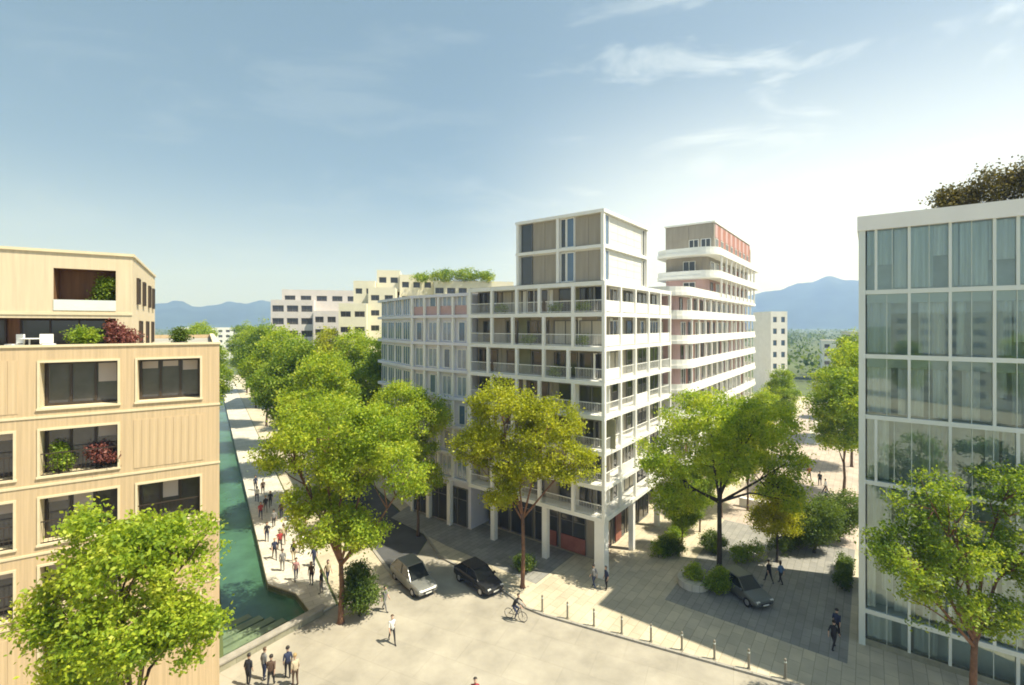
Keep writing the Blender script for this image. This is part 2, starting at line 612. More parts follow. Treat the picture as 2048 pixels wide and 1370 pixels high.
for i in range(NA + 1):
    az = AZ0 + (AZ1 - AZ0) * i / NA
    h = ridge(az)
    for j in range(NR + 1):
        t = j / NR
        d = 2700 + 1300 * t
        prof = math.sin(min(1.0, t * 1.35) * math.pi / 2) ** 1.3
        nz_ = 22 * noise.fractal(Vector((math.sin(R(az)) * d * 0.006, math.cos(R(az)) * d * 0.006, 0)), 0.9, 2.1, 5)
        hb.v.append((math.sin(R(az)) * d, math.cos(R(az)) * d, -2 + h * prof * (d / 4000) * 1.45 + nz_ * prof))
for i in range(NA):
    for j in range(NR):
        a = i * (NR + 1) + j
        hb.f.append((a, a + NR + 1, a + NR + 2, a + 1))
        hb.m.append(0)
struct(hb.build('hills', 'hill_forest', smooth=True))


# ------------------------------------------------------------------ plants
def leaves_mesh(name, clumps, n_per, spread, size, mname, rng, up=0.5):
    """One mesh of separate bent leaf faces, n_per round each clump centre."""
    c = np.repeat(np.asarray(clumps, float), n_per, axis=0)
    n = len(c)
    c = c + rng.normal(0, 1, (n, 3)) * np.array([spread, spread, spread * 0.7])
    nrm = rng.normal(0, 1, (n, 3)) + np.array([0, 0, up])
    nrm /= np.linalg.norm(nrm, axis=1)[:, None]
    a = np.cross(nrm, rng.normal(0, 1, (n, 3)))
    a /= np.linalg.norm(a, axis=1)[:, None] + 1e-9
    b = np.cross(nrm, a)
    s = size * rng.uniform(0.65, 1.35, (n, 1))
    L, Wd = a * s * 0.5, b * s * 0.30
    fold = nrm * s * 0.07
    v = np.empty((n, 4, 3))
    v[:, 0] = c + L
    v[:, 1] = c + Wd + fold
    v[:, 2] = c - L
    v[:, 3] = c - Wd + fold
    me = bpy.data.meshes.new(name)
    me.vertices.add(4 * n)
    me.vertices.foreach_set('co', v.reshape(-1))
    me.loops.add(4 * n)
    me.loops.foreach_set('vertex_index', np.arange(4 * n, dtype=np.int32))
    me.polygons.add(n)
    me.polygons.foreach_set('loop_start', np.arange(0, 4 * n, 4, dtype=np.int32))
    me.update(calc_edges=True)
    me.validate()
    me.materials.append(MATS[mname])
    return me


def lobe_clumps(lobes, n, rng, gap=0.0, inner=0.45, seed=0.0, keep=None):
    lob = np.array(lobes, float)
    wgt = (lob[:, 3] * lob[:, 4] * lob[:, 5]) ** 0.7
    wgt /= wgt.sum()
    out = []
    tries = 0
    while len(out) < n and tries < n * 12:
        tries += 1
        k = rng.choice(len(lob), p=wgt)
        d = rng.normal(0, 1, 3)
        d /= np.linalg.norm(d)
        r = inner + (1 - inner) * rng.uniform(0, 1) ** 0.6
        # uneven outline
        r *= 0.86 + 0.30 * noise.noise(Vector((*(d * 2.1),)) + Vector((seed, k, 0)))
        p = lob[k, :3] + d * r * lob[k, 3:6]
        if gap > 0 and noise.noise(Vector(p) * 0.75 + Vector((seed * 3.1, 0, 0))) < gap - 0.5:
            continue
        if keep and not keep(p):
            continue
        out.append(p)
    return np.array(out)


def make_tree(name, label, loc, lobes, fork, mname='leaf_mid', bark='bark', n_cl=900, n_per=26, spread=0.34,
              size=0.20, gap=0.3, seed=1, tr=0.17, group=None, lean=(0, 0), cat='tree', keep=None, twigs=7, inner=0.45):
    rng = np.random.default_rng(seed)
    root = thing(name, label, cat, loc, 0, group)
    tb = MB()
    fz = Vector((lean[0], lean[1], fork))
    mid = fz * 0.5 + Vector((rng.normal(0, 0.06), rng.normal(0, 0.06), 0))
    tb.tube([(0, 0, -0.1), (0, 0, 0.25), tuple(mid), tuple(fz)], [tr * 1.5, tr * 1.05, tr * 0.88, tr * 0.74], 9)
    cl = lobe_clumps(lobes, n_cl, rng, gap, inner, seed * 1.37, keep)
    for lb in lobes:
        c = Vector(lb[:3])
        start = fz - Vector((0, 0, 0.15 + rng.uniform(0, 0.25) * fork * 0.3))
        m1 = start.lerp(c, 0.5) + Vector(rng.normal(0, 0.25, 3)) + Vector((0, 0, 0.3))
        tb.tube([tuple(start), tuple(m1), tuple(c)], [tr * 0.55, tr * 0.38, tr * 0.2], 6)
        near = sorted(range(len(cl)), key=lambda i: np.linalg.norm((cl[i] - np.array(lb[:3])) / np.array(lb[3:6])))
        near = near[:max(twigs * 3, len(near) // max(1, len(lobes)))]
        for q in rng.choice(near, min(twigs, len(near)), replace=False):
            s = m1.lerp(c, rng.uniform(0.1, 1.0))
            e = Vector(cl[q])
            tb.tube([tuple(s), tuple(s.lerp(e, 0.55) + Vector(rng.normal(0, 0.15, 3))), tuple(e)],
                    [tr * 0.26, tr * 0.17, tr * 0.07], 5)
    tb.build('trunk', bark, root, smooth=True)
    place('crown', leaves_mesh('crown', cl, n_per, spread, size, mname, rng), root)
    return root


def make_bush(name, label, loc, lobes, mname='leaf_dark', n_cl=260, n_per=22, spread=0.14, size=0.12, seed=1,
              cat='bush', group=None, stems=7, bark='bark_dark', gap=0.0):
    rng = np.random.default_rng(seed)
    root = thing(name, label, cat, loc, 0, group)
    cl = lobe_clumps(lobes, n_cl, rng, gap, 0.3, seed * 0.77)
    sb = MB()
    for q in rng.choice(len(cl), min(stems, len(cl)), replace=False):
        e = Vector(cl[q])
        sb.tube([(rng.normal(0, 0.1), rng.normal(0, 0.1), -0.03), (e.x * 0.5, e.y * 0.5, e.z * 0.6), tuple(e)], [0.035, 0.025, 0.012], 5)
    sb.build('stem', bark, root)
    place('foliage', leaves_mesh('foliage', cl, n_per, spread, size, mname, rng), root)
    return root


def not_in_white(base):
    def keep(p):
        w = Vector((p[0] + base[0], p[1] + base[1])) - PW
        return w.dot(UR) < -0.2 or w.dot(UL) < -0.2
    return keep


# ------------------------------------------------------------------ window meshes (x along wall, -y outwards, z from sill)
def window_mesh(w, h, panes, pane_mat, frame_mat, bar=0.07, depth=0.10, transom=None):
    f, g = MB(), MB()
    f.box(0, bar, -depth, 0.05, 0, h)
    f.box(w - bar, w, -depth, 0.05, 0, h)
    f.box(bar, w - bar, -depth, 0.05, 0, bar)
    f.box(bar, w - bar, -depth, 0.05, h - bar, h)
    for k in range(1, panes):
        x = w * k / panes
        f.box(x - bar * 0.5, x + bar * 0.5, -depth + 0.004, 0.05, bar, h - bar)
    if transom:
        f.box(bar, w - bar, -depth + 0.008, 0.05, transom - bar * 0.5, transom + bar * 0.5)
    g.box(bar * 0.5, w - bar * 0.5, -depth * 0.45, 0.02, bar * 0.5, h - bar * 0.5)
    return f.mesh('window', frame_mat), g.mesh('pane', pane_mat)


def put_window(wm_, parent, loc, rot):
    o = place('window', wm_[0], parent, loc, rot)
    place('pane', wm_[1], o)
    return o


def wall_with_holes(mb, x0, x1, z0, z1, holes, depth, y=0.0, mi=0, mr=0):
    """Front wall in the plane y with rectangular openings (hx0, hx1, hz0, hz1) and their reveals."""
    xs = sorted({x0, x1, *[h[0] for h in holes], *[h[1] for h in holes]})
    zs = sorted({z0, z1, *[h[2] for h in holes], *[h[3] for h in holes]})
    for i in range(len(xs) - 1):
        for j in range(len(zs) - 1):
            cx, cz = (xs[i] + xs[i + 1]) / 2, (zs[j] + zs[j + 1]) / 2
            if any(h[0] < cx < h[1] and h[2] < cz < h[3] for h in holes):
                continue
            mb.quad((xs[i], y, zs[j]), (xs[i + 1], y, zs[j]), (xs[i + 1], y, zs[j + 1]), (xs[i], y, zs[j + 1]), mi)
    for a, b, c, d in holes:
        mb.quad((a, y, c), (a, y + depth, c), (a, y + depth, d), (a, y, d), mr)
        mb.quad((b, y, c), (b, y + depth, c), (b, y + depth, d), (b, y, d), mr)
        mb.quad((a, y, c), (b, y, c), (b, y + depth, c), (a, y + depth, c), mr)
        mb.quad((a, y, d), (b, y, d), (b, y + depth, d), (a, y + depth, d), mr)


# ------------------------------------------------------------------ timber-clad building on the left
bA = thing('timber_apartment_building', 'beige timber-clad apartment building with deep dark window recesses and a setback penthouse',
           'building', fa(0, 0), ROT_A)
ROOF_A = 19.0
tops = [18.3, 15.25, 12.2, 9.15, 6.1]
bays = [(-3.4, -0.85), (-6.85, -4.15), (-10.35, -7.7), (-13.8, -11.2), (-17.3, -14.6), (-20.8, -18.1)]
fill = {0: {0, 1, 3, 5}, 1: {1, 2, 4}, 2: {0, 1, 2, 3, 5}, 3: {1, 2, 4}, 4: {0, 1, 3, 4}}
holes = []
for r_, t in enumerate(tops):
    for b_, (x0, x1) in enumerate(bays):
        if b_ in fill[r_]:
            holes.append((x0, x1, t - 2.05, t))
w = MB()
wall_with_holes(w, -24, 0, 0, ROOF_A, holes, 1.0, 0, 0, 1)
w.quad((0, 0, 0), (0, 30, 0), (0, 30, ROOF_A), (0, 0, ROOF_A), 0)
w.quad((-24, 30, 0), (0, 30, 0), (0, 30, ROOF_A), (-24, 30, ROOF_A), 0)
w.quad((-24, 0, 0), (-24, 30, 0), (-24, 30, ROOF_A), (-24, 0, ROOF_A), 0)
w.build('wall', ['cladding', 'trim_cream'], bA)
rf = MB()
rf.box(-23.9, -0.1, 0.1, 29.9, ROOF_A - 0.45, ROOF_A - 0.35)
rf.build('roof', 'roof_gravel', bA)
cp = MB()
cp.box(-24, 0.05, -0.06, 0.34, ROOF_A, ROOF_A + 0.10)
cp.box(-0.29, 0.05, 0.345, 30, ROOF_A, ROOF_A + 0.10)
cp.build('coping', 'trim_cream', bA)
# pale casing round every opening, floor bands, cladding boards on blank fields
cas_cache = {}
winA = {}
for (x0, x1, z0, z1) in holes:
    key = (round(x1 - x0, 2),)
    if key not in cas_cache:
        c = MB()
        ww, hh = x1 - x0, 2.05
        c.box(-0.09, ww + 0.09, -0.04, 0.02, hh, hh + 0.10)
        c.box(-0.09, 0, -0.04, 0.02, -0.0, hh)
        c.box(ww, ww + 0.09, -0.04, 0.02, -0.0, hh)
        c.box(-0.12, ww + 0.12, -0.07, 0.02, -0.09, 0)
        cas_cache[key] = c.mesh('casing', 'trim_cream')
        winA[key] = window_mesh(ww - 0.04, 2.0, 3, 'smoke_glass', 'frame_dark', 0.10, 0.12)
        n_ = MB()
        n_.box(0, ww, 0.0, 0.05, 0.0, 0.05)
        n_.box(0, ww, 0.0, 0.04, 0.95, 1.0)
        for q in range(int(ww / 0.16)):
            n_.box(0.08 + q * 0.16, 0.095 + q * 0.16, 0.01, 0.03, 0.05, 0.95)
        cas_cache[key + ('rail',)] = n_.mesh('railing', 'frame_dark')
    place('casing', cas_cache[key], bA, (x0, 0, z0))
    wq = put_window(winA[key], bA, (x0 + 0.02, 0.82, z0 + 0.02), 0)
    for q in range(3):
        hgt = random.choice((0.0, 0.28, 0.36, 0.5, 0.9))
        if hgt:
            bl_ = MB()
            pw_ = (x1 - x0 - 0.04) / 3
            bl_.box(q * pw_ + 0.1, (q + 1) * pw_ - 0.1, -0.075, -0.06, 1.9 - hgt, 1.9)
            bl_.build('blind', 'blind', wq)
    if z1 < 16:
        place('railing', cas_cache[key + ('rail',)], bA, (x0, 0.08, z0))
# floor bands between the storeys
for zb in (15.86, 12.80, 9.75, 6.70):
    b = MB()
    b.box(-24, 0.03, -0.035, 0.01, zb - 0.05, zb + 0.05)
    b.build('floor_band', 'trim_cream', bA)
random.seed(3)
for r_, t in enumerate(tops):
    for b_, (x0, x1) in enumerate(bays):
        if b_ not in fill[r_]:
            nb = 9
            wdt = (x1 - x0 + 0.3) / nb
            for q in range(nb):
                pb = MB()
                dz = random.uniform(0, 0.012)
                pb.box(0.006, wdt - 0.006, -0.014 - dz * 0.5, 0.01, 0, 2.36)
                pb.build('cladding_board', 'cladding', bA,
                         loc=(x0 - 0.15 + q * wdt, 0, t - 2.22))
# penthouse, two storeys, set back from the roof edge
ph = MB()
PX1, PX0, PY0, PY1, PZ = -3.95, -22.5, 3.5, 16.8, 23.7
p_holes = [(-7.1, -4.65, 20.95, 22.9), (-18.4, -10.2, 20.95, 22.9), (-12.8, -4.65, 18.8, 20.35), (-20, -14, 18.8, 20.35)]
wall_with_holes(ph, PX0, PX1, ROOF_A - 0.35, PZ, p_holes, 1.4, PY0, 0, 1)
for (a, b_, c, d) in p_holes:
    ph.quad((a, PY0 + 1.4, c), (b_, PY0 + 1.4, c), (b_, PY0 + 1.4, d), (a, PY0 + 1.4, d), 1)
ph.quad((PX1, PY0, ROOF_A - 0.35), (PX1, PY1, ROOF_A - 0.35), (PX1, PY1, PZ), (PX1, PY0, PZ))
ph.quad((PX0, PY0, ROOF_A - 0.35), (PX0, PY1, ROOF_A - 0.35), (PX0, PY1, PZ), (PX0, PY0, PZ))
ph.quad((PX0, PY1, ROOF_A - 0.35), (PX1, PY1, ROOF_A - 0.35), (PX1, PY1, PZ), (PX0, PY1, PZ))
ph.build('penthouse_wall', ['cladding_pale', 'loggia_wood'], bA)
pr = MB()
pr.box(PX0 - 0.08, PX1 + 0.08, PY0 - 0.08, PY1 + 0.08, PZ, PZ + 0.14)
pr.build('penthouse_roof', 'trim_cream', bA)
wsm = window_mesh(0.9, 1.5, 1, 'dark_glass', 'frame_dark')
for yy, zz in ((5.2, 21.2), (8.2, 21.2), (11.6, 21.2), (14.4, 21.2), (6.4, 18.75), (10.2, 18.75), (13.8, 18.75)):
    put_window(wsm, bA, (PX1 + 0.03, yy, zz), R(90))
g = MB()
g.box(-7.1, -4.65, 0, 0.03, 0, 0.55)
g.build('balustrade', 'pale_metal', bA, loc=(0, PY0 - 0.03, 20.75))
wl2 = window_mesh(3.4, 1.45, 3, 'dark_glass', 'frame_dark')
put_window(wl2, bA, (-8.6, PY0 + 1.32, 18.85), 0)
put_window(wl2, bA, (-12.5, PY0 + 1.32, 18.85), 0)
b = MB()
b.box(PX0, PX1, PY0 - 0.04, PY0 - 0.002, 20.52, 20.66)
b.build('floor_band', 'trim_cream', bA)


# roof terrace plants and furniture
def on_a(x, y, z):
    return fa(x, y, z)


make_bush('terrace_shrub', 'rounded green shrub on the beige building roof terrace', on_a(-5.6, 1.3, 18.65), [(0, 0, 0.8, 0.75, 0.5, 0.6)],
          'leaf_mid', 90, 20, seed=11, group='plants on the roof terrace')
make_bush('terrace_shrub', 'red-leaved shrub on the roof terrace of the beige building', on_a(-4.2, 1.5, 18.65),
          [(0, 0, 0.7, 0.6, 0.5, 0.65), (0.5, 0, 0.6, 0.6, 0.4, 0.5), (-0.3, 0, 1.2, 0.3, 0.3, 0.3)], 'leaf_red', 130, 20, seed=12, group='plants on the roof terrace')
make_bush('terrace_shrub', 'green plant filling the right half of the penthouse loggia', on_a(-5.25, 4.2, 20.95),
          [(0, 0, 0.6, 0.6, 0.4, 0.6), (0.2, 0, 1.25, 0.5, 0.35, 0.45)], 'leaf_mid', 120, 20, seed=13, group='plants on the roof terrace')
pt = make_bush('terrace_shrub', 'small dark potted shrub at the right end of the roof terrace', on_a(-1.75, 1.0, 18.9),
               [(0, 0, 0.55, 0.42, 0.36, 0.42)], 'leaf_dark', 60, 18, seed=14, group='plants on the roof terrace')
pp = MB()
pp.tube([(0, 0, -0.25), (0, 0, 0.22)], [0.2, 0.26], 12)
pp.build('pot', 'pot_grey', pt)
make_bush('balcony_flowers', 'red flowers in the dark balcony below the top floor windows', on_a(-4.95, 0.42, 13.2),
          [(0, 0, 0.75, 0.55, 0.22, 0.45), (0.5, 0, 0.5, 0.4, 0.2, 0.3)], 'leaf_red', 80, 16, seed=15, cat='plant')
make_bush('balcony_plant', 'green plant at the left of the balcony with red flowers', on_a(-6.2, 0.42, 13.2),
          [(0, 0, 0.5, 0.45, 0.22, 0.42), (-0.1, 0, 1.0, 0.3, 0.2, 0.4)], 'leaf_mid', 70, 16, seed=16, cat='plant')


def chair(label, loc, rot):
    t = thing('terrace_chair', label, 'chair', loc, rot, 'white terrace chairs')
    s = MB()
    s.box(-0.24, 0.24, -0.24, 0.24, 0.42, 0.47)
    s.build('seat', 'white_paint', t)
    s = MB()
    s.box(-0.24, 0.24, 0.2, 0.25, 0.5, 0.92)
    s.build('backrest', 'white_paint', t)
    for sx in (-0.21, 0.21):
        for sy in (-0.21, 0.22):
            l_ = MB()
            l_.box(sx - 0.02, sx + 0.02, sy - 0.02, sy + 0.02, 0, 0.5 if sy > 0 else 0.42)
            l_.build('leg', 'white_paint', t)
    return t


chair('white chair on the roof terrace beside the green shrub', on_a(-6.9, 1.5, 18.65), ROT_A + 0.4)
chair('white chair at the far left of the roof terrace', on_a(-8.0, 1.4, 18.65), ROT_A - 0.8)
tt = thing('terrace_table', 'small round white table between the terrace chairs', 'table', on_a(-7.45, 1.15, 18.65))
s = MB()
s.tube([(0, 0, 0.70), (0, 0, 0.74)], [0.4, 0.4], 20)
s.build('tabletop', 'white_paint', tt)
s = MB()
s.tube([(0, 0, 0), (0, 0, 0.03), (0, 0, 0.04), (0, 0, 0.70)], [0.22, 0.22, 0.03, 0.03], 12)
s.build('leg', 'white_paint', tt)

# ------------------------------------------------------------------ white building on the corner
bW = thing('white_apartment_building', 'white corner apartment building with stacked balcony slabs and two towers on its roof',
           'building', (PW.x, PW.y, 0.12), ROT_W)
LV = [4.75, 7.25, 9.95, 12.75, 15.45, 18.15, 20.9, 23.35]     # tops of the slabs
ST = 0.34
LEN_R, LEN_L = 15.5, 22.8
EX, EY = 0.346, 0.938
IN = 1.35
TOP_POLY = [(0, 0), (15.5, 0), (15.5, 14.25), (0, 14.25)]
for k, z in enumerate(LV):
    s = MB()
    s.prism(TOP_POLY, z - ST, z)
    s.build('floor_slab', 'white_render', bW)
s = MB()
for k in range(len(LV)):
    z0 = 0 if k == 0 else LV[k - 1] + 0.002
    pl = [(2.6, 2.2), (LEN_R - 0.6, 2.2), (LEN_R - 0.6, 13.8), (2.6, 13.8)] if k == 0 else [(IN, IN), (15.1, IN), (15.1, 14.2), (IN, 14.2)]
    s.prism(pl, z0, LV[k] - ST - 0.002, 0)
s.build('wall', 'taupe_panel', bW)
NR_, NL_ = 5, 5
BR, BL = LEN_R / NR_, 14.25 / NL_
colm = {}


def column(x, y, z0, z1, a=0.13, parent=None):
    key = (round(z1 - z0, 2), a)
    if key not in colm:
        c = MB()
        c.box(-a, a, -a, a, 0, z1 - z0)
        colm[key] = c.mesh('column', 'white_paint')
    place('column', colm[key], parent or bW, (x, y, z0))


for i in range(NL_ + 1):
    y = min(max(i * BL, 0.11), 14.1)
    for k in range(1, len(LV)):
        off = 0 if (i in (0, NL_)) else (0.45 if (k * 7 + i) % 3 == 0 else 0)
        column(0.11, y + off, LV[k - 1], LV[k] - ST)
for i in range(1, NR_ + 1):
    x = min(i * BR, LEN_R - 0.2) 
    for k in range(1, len(LV)):
        column(x, 0.11, LV[k - 1], LV[k] - ST, 0.12)
# ground floor columns: a stout one under the prow
column(0.52, 0.52, 0, LV[0] - ST, 0.42)
for y in (5.7, 11.4):
    column(0.4, y, 0, LV[0] - ST, 0.24)
for i in range(1, 3):
    column(i * 6.2, 0.4, 0, LV[0] - ST, 0.22)
wt = {
    'a': window_mesh(2.3, 2.05, 2, 'dark_glass', 'frame_grey'),
    'b': window_mesh(1.3, 2.05, 1, 'dark_glass', 'frame_grey'),
    'c': window_mesh(2.3, 2.05, 3, 'smoke_glass', 'white_paint'),
    'd': window_mesh(2.1, 2.05, 3, 'blue_glass', 'white_paint'),
    'f': window_mesh(2.3, 2.05, 2, 'curtain_cream', 'frame_grey'),
    'e': window_mesh(0.9, 2.05, 1, 'dark_glass', 'white_paint'),
}
wid = {'f': 2.3, 'a': 2.3, 'b': 1.3, 'c': 2.3, 'd': 2.1, 'e': 0.9}
pan_cache = {}


def wall_panel(w_, h_, m_):
    key = (round(w_, 2), round(h_, 2), m_)
    if key not in pan_cache:
        c = MB()
        c.box(0, w_, -0.045, 0.03, 0, h_)
        pan_cache[key] = c.mesh('wall_panel', m_)
    return pan_cache[key]


def rail_mesh(w_, solid):
    key = (round(w_, 2), solid)
    if key not in pan_cache:
        c = MB()
        if solid:
            c.box(0, w_, -0.03, 0.03, 0.06, 0.95)
            pan_cache[key] = c.mesh('balustrade', 'white_render')
        else:
            c.box(0, w_, -0.025, 0.025, 0.93, 0.98)
            c.box(0, w_, -0.02, 0.02, 0.06, 0.10)
            for q in range(int(w_ / 0.14)):
                c.box(0.07 + q * 0.14, 0.085 + q * 0.14, -0.01, 0.01, 0.10, 0.93)
            pan_cache[key] = c.mesh('balustrade', 'white_paint')
    return pan_cache[key]


random.seed(21)
for k in range(1, len(LV)):
    z0 = LV[k - 1] + 0.03
    hh = LV[k] - ST - LV[k - 1]
    # left face (looks to -x)
    for i in range(NL_):
        yc = (i + 0.5) * BL
        if yc < IN + 0.6:
            yc += 0.35
        t = random.choice('aaacbbf')
        put_window(wt[t], bW, (IN - 0.01, yc + wid[t] / 2, z0 + 0.05), R(-90))
        rest = BL - wid[t] - 0.2
        if rest > 0.35:
            m_ = random.choice(['olive_panel', 'taupe_panel', 'taupe_panel', 'white_render'])
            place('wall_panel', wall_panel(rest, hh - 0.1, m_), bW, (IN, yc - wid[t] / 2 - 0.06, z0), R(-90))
        place('balustrade', rail_mesh(BL - 0.3, False), bW, (0.12, i * BL + BL - 0.15, LV[k - 1]), R(-90))
    # right face (looks to -y)
    for i in range(NR_):
        xc = (i + 0.5) * BR + (0.4 if i == 0 else 0)
        t = random.choice('aabbecf')
        put_window(wt[t], bW, (xc - wid[t] / 2, IN - 0.01, z0 + 0.05), 0)
        rest = BR - wid[t] - 0.2
        m_ = random.choice(['white_render', 'white_render', 'cream_wall', 'taupe_panel'])
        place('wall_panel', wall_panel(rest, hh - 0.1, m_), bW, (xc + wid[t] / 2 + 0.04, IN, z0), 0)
        solid = (k >= 6 and i < 5) or (i + 2 * k) % 5 == 0
        place('balustrade', rail_mesh(BR - 0.28, solid), bW, (i * BR + 0.14, 0.12, LV[k - 1]), 0)
# shop fronts
sf = window_mesh(2.5, 3.7, 2, 'dark_glass', 'frame_grey', transom=2.6)
for i in range(4):
    put_window(sf, bW, (2.58, 3.0 + i * 2.75 + 2.5, 0.12), R(-90))
for i in range(4):
    put_window(sf, bW, (3.2 + i * 2.95, 2.18, 0.12), 0)
for (yy, ww) in ((3.0, 2.4), (5.9, 1.0)):
    place('wall_panel', wall_panel(ww, 1.3, 'shop_red'), bW, (2.44, yy + ww, 0.15), R(-90))
for (xx, ww) in ((3.4, 1.6), (6.4, 1.2)):
    place('wall_panel', wall_panel(ww, 3.6, 'shop_red'), bW, (xx, 2.05, 0.15), 0)
# roof edge upstand and gravel
s = MB()
s.prism([(0.35, 0.35), (15.2, 0.35), (15.2, 14.0), (0.35, 14.0)], LV[7], LV[7] + 0.06)
s.build('roof', 'roof_gravel', bW)

# pale lilac building that closes the block on the left
bL = thing('lilac_white_building', 'pale lilac-white building with pink top floor at the left end of the white corner building',
           'building', (PW.x, PW.y, 0.12), ROT_W)
LVL = LV[:7] + [23.0]
Y0L = 14.45
E0, ED, EN = Vector((0.62, 22.75)), Vector((EX, EY)), Vector((-EY, EX))
e1, e2, e3 = E0 + ED * 11, E0 + EN * 0.4, E0 + EN * 0.4 + ED * 11.4
for k, z in enumerate(LVL):
    s = MB()
    s.prism([(0.2, Y0L), (14.5, Y0L), (14.5, 34), tuple(e3), tuple(e2), (0.2, e2.y - 0.06)], z - 0.30, z)
    s.build('floor_slab', 'lilac_white', bL)
s = MB()
s.prism([(0.62, Y0L + 0.03), (14.2, Y0L + 0.03), (14.2, 33.6), tuple(e1), tuple(E0)], 0, LVL[-1] - 0.302)
s.build('wall', 'lilac_white', bL)
for k in range(1, 8):
    z0, hh = LVL[k - 1], LVL[k] - 0.30 - LVL[k - 1]
    for i in range(4):
        ya = Y0L + 0.1 + i * 2.05
        column(0.34, ya, z0, z0 + hh, 0.11, bL)
        t = 'g' if (i + k) % 3 else 'h'
        if t not in wt:
            wt['g'] = window_mesh(1.25, 1.95, 2, 'pale_blue_glass', 'white_paint')
            wt['h'] = window_mesh(0.9, 1.95, 1, 'blue_glass', 'white_paint')
            wid['g'], wid['h'] = 1.25, 0.9
        put_window(wt[t], bL, (0.60, ya + 1.02 + wid[t] / 2, z0 + 0.10), R(-90))
        if k == 7:
            place('wall_panel', wall_panel(1.8, 0.9, 'pink_panel'), bL, (0.54, ya + 1.93, z0 + 0.02), R(-90))
            place('wall_panel', wall_panel(0.32, hh - 0.04, 'pink_panel'), bL, (0.60, ya + 0.5, z0 + 0.02), R(-90))
        elif (i + k) % 2:
            place('wall_panel', wall_panel(0.34, hh - 0.04, 'lavender_panel'), bL, (0.60, ya + 0.5, z0 + 0.02), R(-90))
    ang = math.atan2(-EY * 1.0, -EX * 1.0)
    for i in range(4):
        p = E0 + ED * (0.8 + i * 2.6 + 2.1) + EN * 0.02
        put_window(wt['d'], bL, (p.x, p.y, z0 + 0.06), ang)
column(0.34, 22.6, 0, LVL[-1] - 0.3, 0.13, bL)
for y in (17.0, 20.0):
    column(0.30, y, 0, LV[0] - 0.3, 0.22, bL)
for i in range(3):
    put_window(sf, bL, (0.58, Y0L + 0.4 + i * 2.7 + 2.5, 0.12), R(-90))
s = MB()
s.prism([(0.7, Y0L + 0.1), (14.1, Y0L + 0.1), (14.1, 33.4), tuple(E0 + ED * 10.8 - EN * 0.3)], LVL[-1], LVL[-1] + 0.05)
s.build('roof', 'roof_gravel', bL)

# tower on the prow
T1X, T1Y, T1Z0, T1Z1 = 9.5, 8.75, LV[7] + 0.062, 29.0
s = MB()
s.box(0.45, T1X - 0.1, 0.45, T1Y - 0.1, T1Z0, T1Z1 - 0.25)
s.build('tower_wall', 'white_render', bW)
for z, o_ in ((26.25, 0.16), (T1Z1, 0.10)):
    s = MB()
    s.box(o_, T1X, o_, T1Y, z - 0.26, z)
    s.build('floor_slab', 'white_paint', bW)
for (x, y) in ((0.30, 0.30), (0.30, T1Y - 0.2), (T1X - 0.2, 0.30), (0.30, 4.4)):
    column(x, y, T1Z0, T1Z1 - 0.26, 0.13)
tw = {'dark': window_mesh(1.2, 2.45, 1, 'dark_glass', 'frame_grey'), 'slot': window_mesh(0.75, 2.45, 1, 'blue_glass', 'white_paint'),
      'slot2': window_mesh(0.55, 2.45, 1, 'dark_glass', 'white_paint')}
for zb in (T1Z0 + 0.02, 26.27):
    put_window(tw['dark'], bW, (0.43, 8.25, zb), R(-90))
    for q in range(2):
        place('wall_panel', wall_panel(1.2, 2.44, 'taupe_panel'), bW, (0.45, 7.0 - 1.22 * q, zb), R(-90))
    put_window(tw['slot2'], bW, (0.43, 4.2, zb), R(-90))
    put_window(tw['slot'], bW, (0.43, 3.62, zb), R(-90))
    for q in range(2):
        place('wall_panel', wall_panel(1.16, 2.44, 'taupe_panel'), bW, (0.45, 2.80 - 1.18 * q, zb), R(-90))
    put_window(tw['slot'], bW, (0.75, 0.43, zb), 0)
    for q in range(4):
        for c_ in range(4):
            place('wall_panel', wall_panel(1.66, 0.59, 'warm_panel'), bW, (1.62 + 1.7 * q, 0.45, zb + c_ * 0.612), 0)
    put_window(tw['slot2'], bW, (8.5, 0.43, zb), 0)


# second tower further along the right face, its balconies rounded at the corners
def rounded(x0, x1, y0, y1, r, n=7):
    out = []
    for (cx, cy, a0) in ((x0 + r, y0 + r, 180), (x1 - r, y0 + r, 270), (x1 - r, y1 - r, 0), (x0 + r, y1 - r, 90)):
        for q in range(n + 1):
            a = R(a0 + 90 * q / n)
            out.append((cx + r * math.cos(a), cy + r * math.sin(a)))
    return out


bT = thing('rounded_terrace_tower', 'tall building behind with pinkish walls, rounded white terraces and a red and taupe top', 'building', (PW.x, PW.y, 0.12), ROT_W)
T2A, T2B, T2C, T2D = 34.0, 57.5, 0.4, 7.0
tiers = [  # core x0,x1,y0,y1, z0,z1 ; slab outline at its top
    *[((19.8 + (1.0 if k == 0 else 0), 57.5, 0.9 + (1.2 if k == 0 else 0), 12.0, (LV[k - 1] + 0.002) if k else 0, LV[k]), (18.0, 59.6, -0.7, 13.0, 3.0)) for k in range(6)],
    ((19.8, 57.5, 0.9, 12.0, LV[5] + 0.002, 20.9), (18.0, 59.6, -0.7, 13.0, 3.0)),
    ((19.4, 57.5, 0.9, 12.0, 20.902, 23.5), (17.6, 59.6, -0.7, 13.0, 3.0)),
    ((31.4, 57.5, 0.6, 6.4, 23.502, 26.3), (29.2, 59.4, -1.1, 7.2, 2.4)),
    ((31.4, 57.5, 0.6, 6.4, 26.302, 29.3), (29.2, 59.4, -1.1, 7.2, 2.4))]
wz = window_mesh(1.6, 2.0, 2, 'dark_glass', 'white_paint')
wy = window_mesh(0.9, 2.0, 1, 'dark_glass', 'frame_grey')
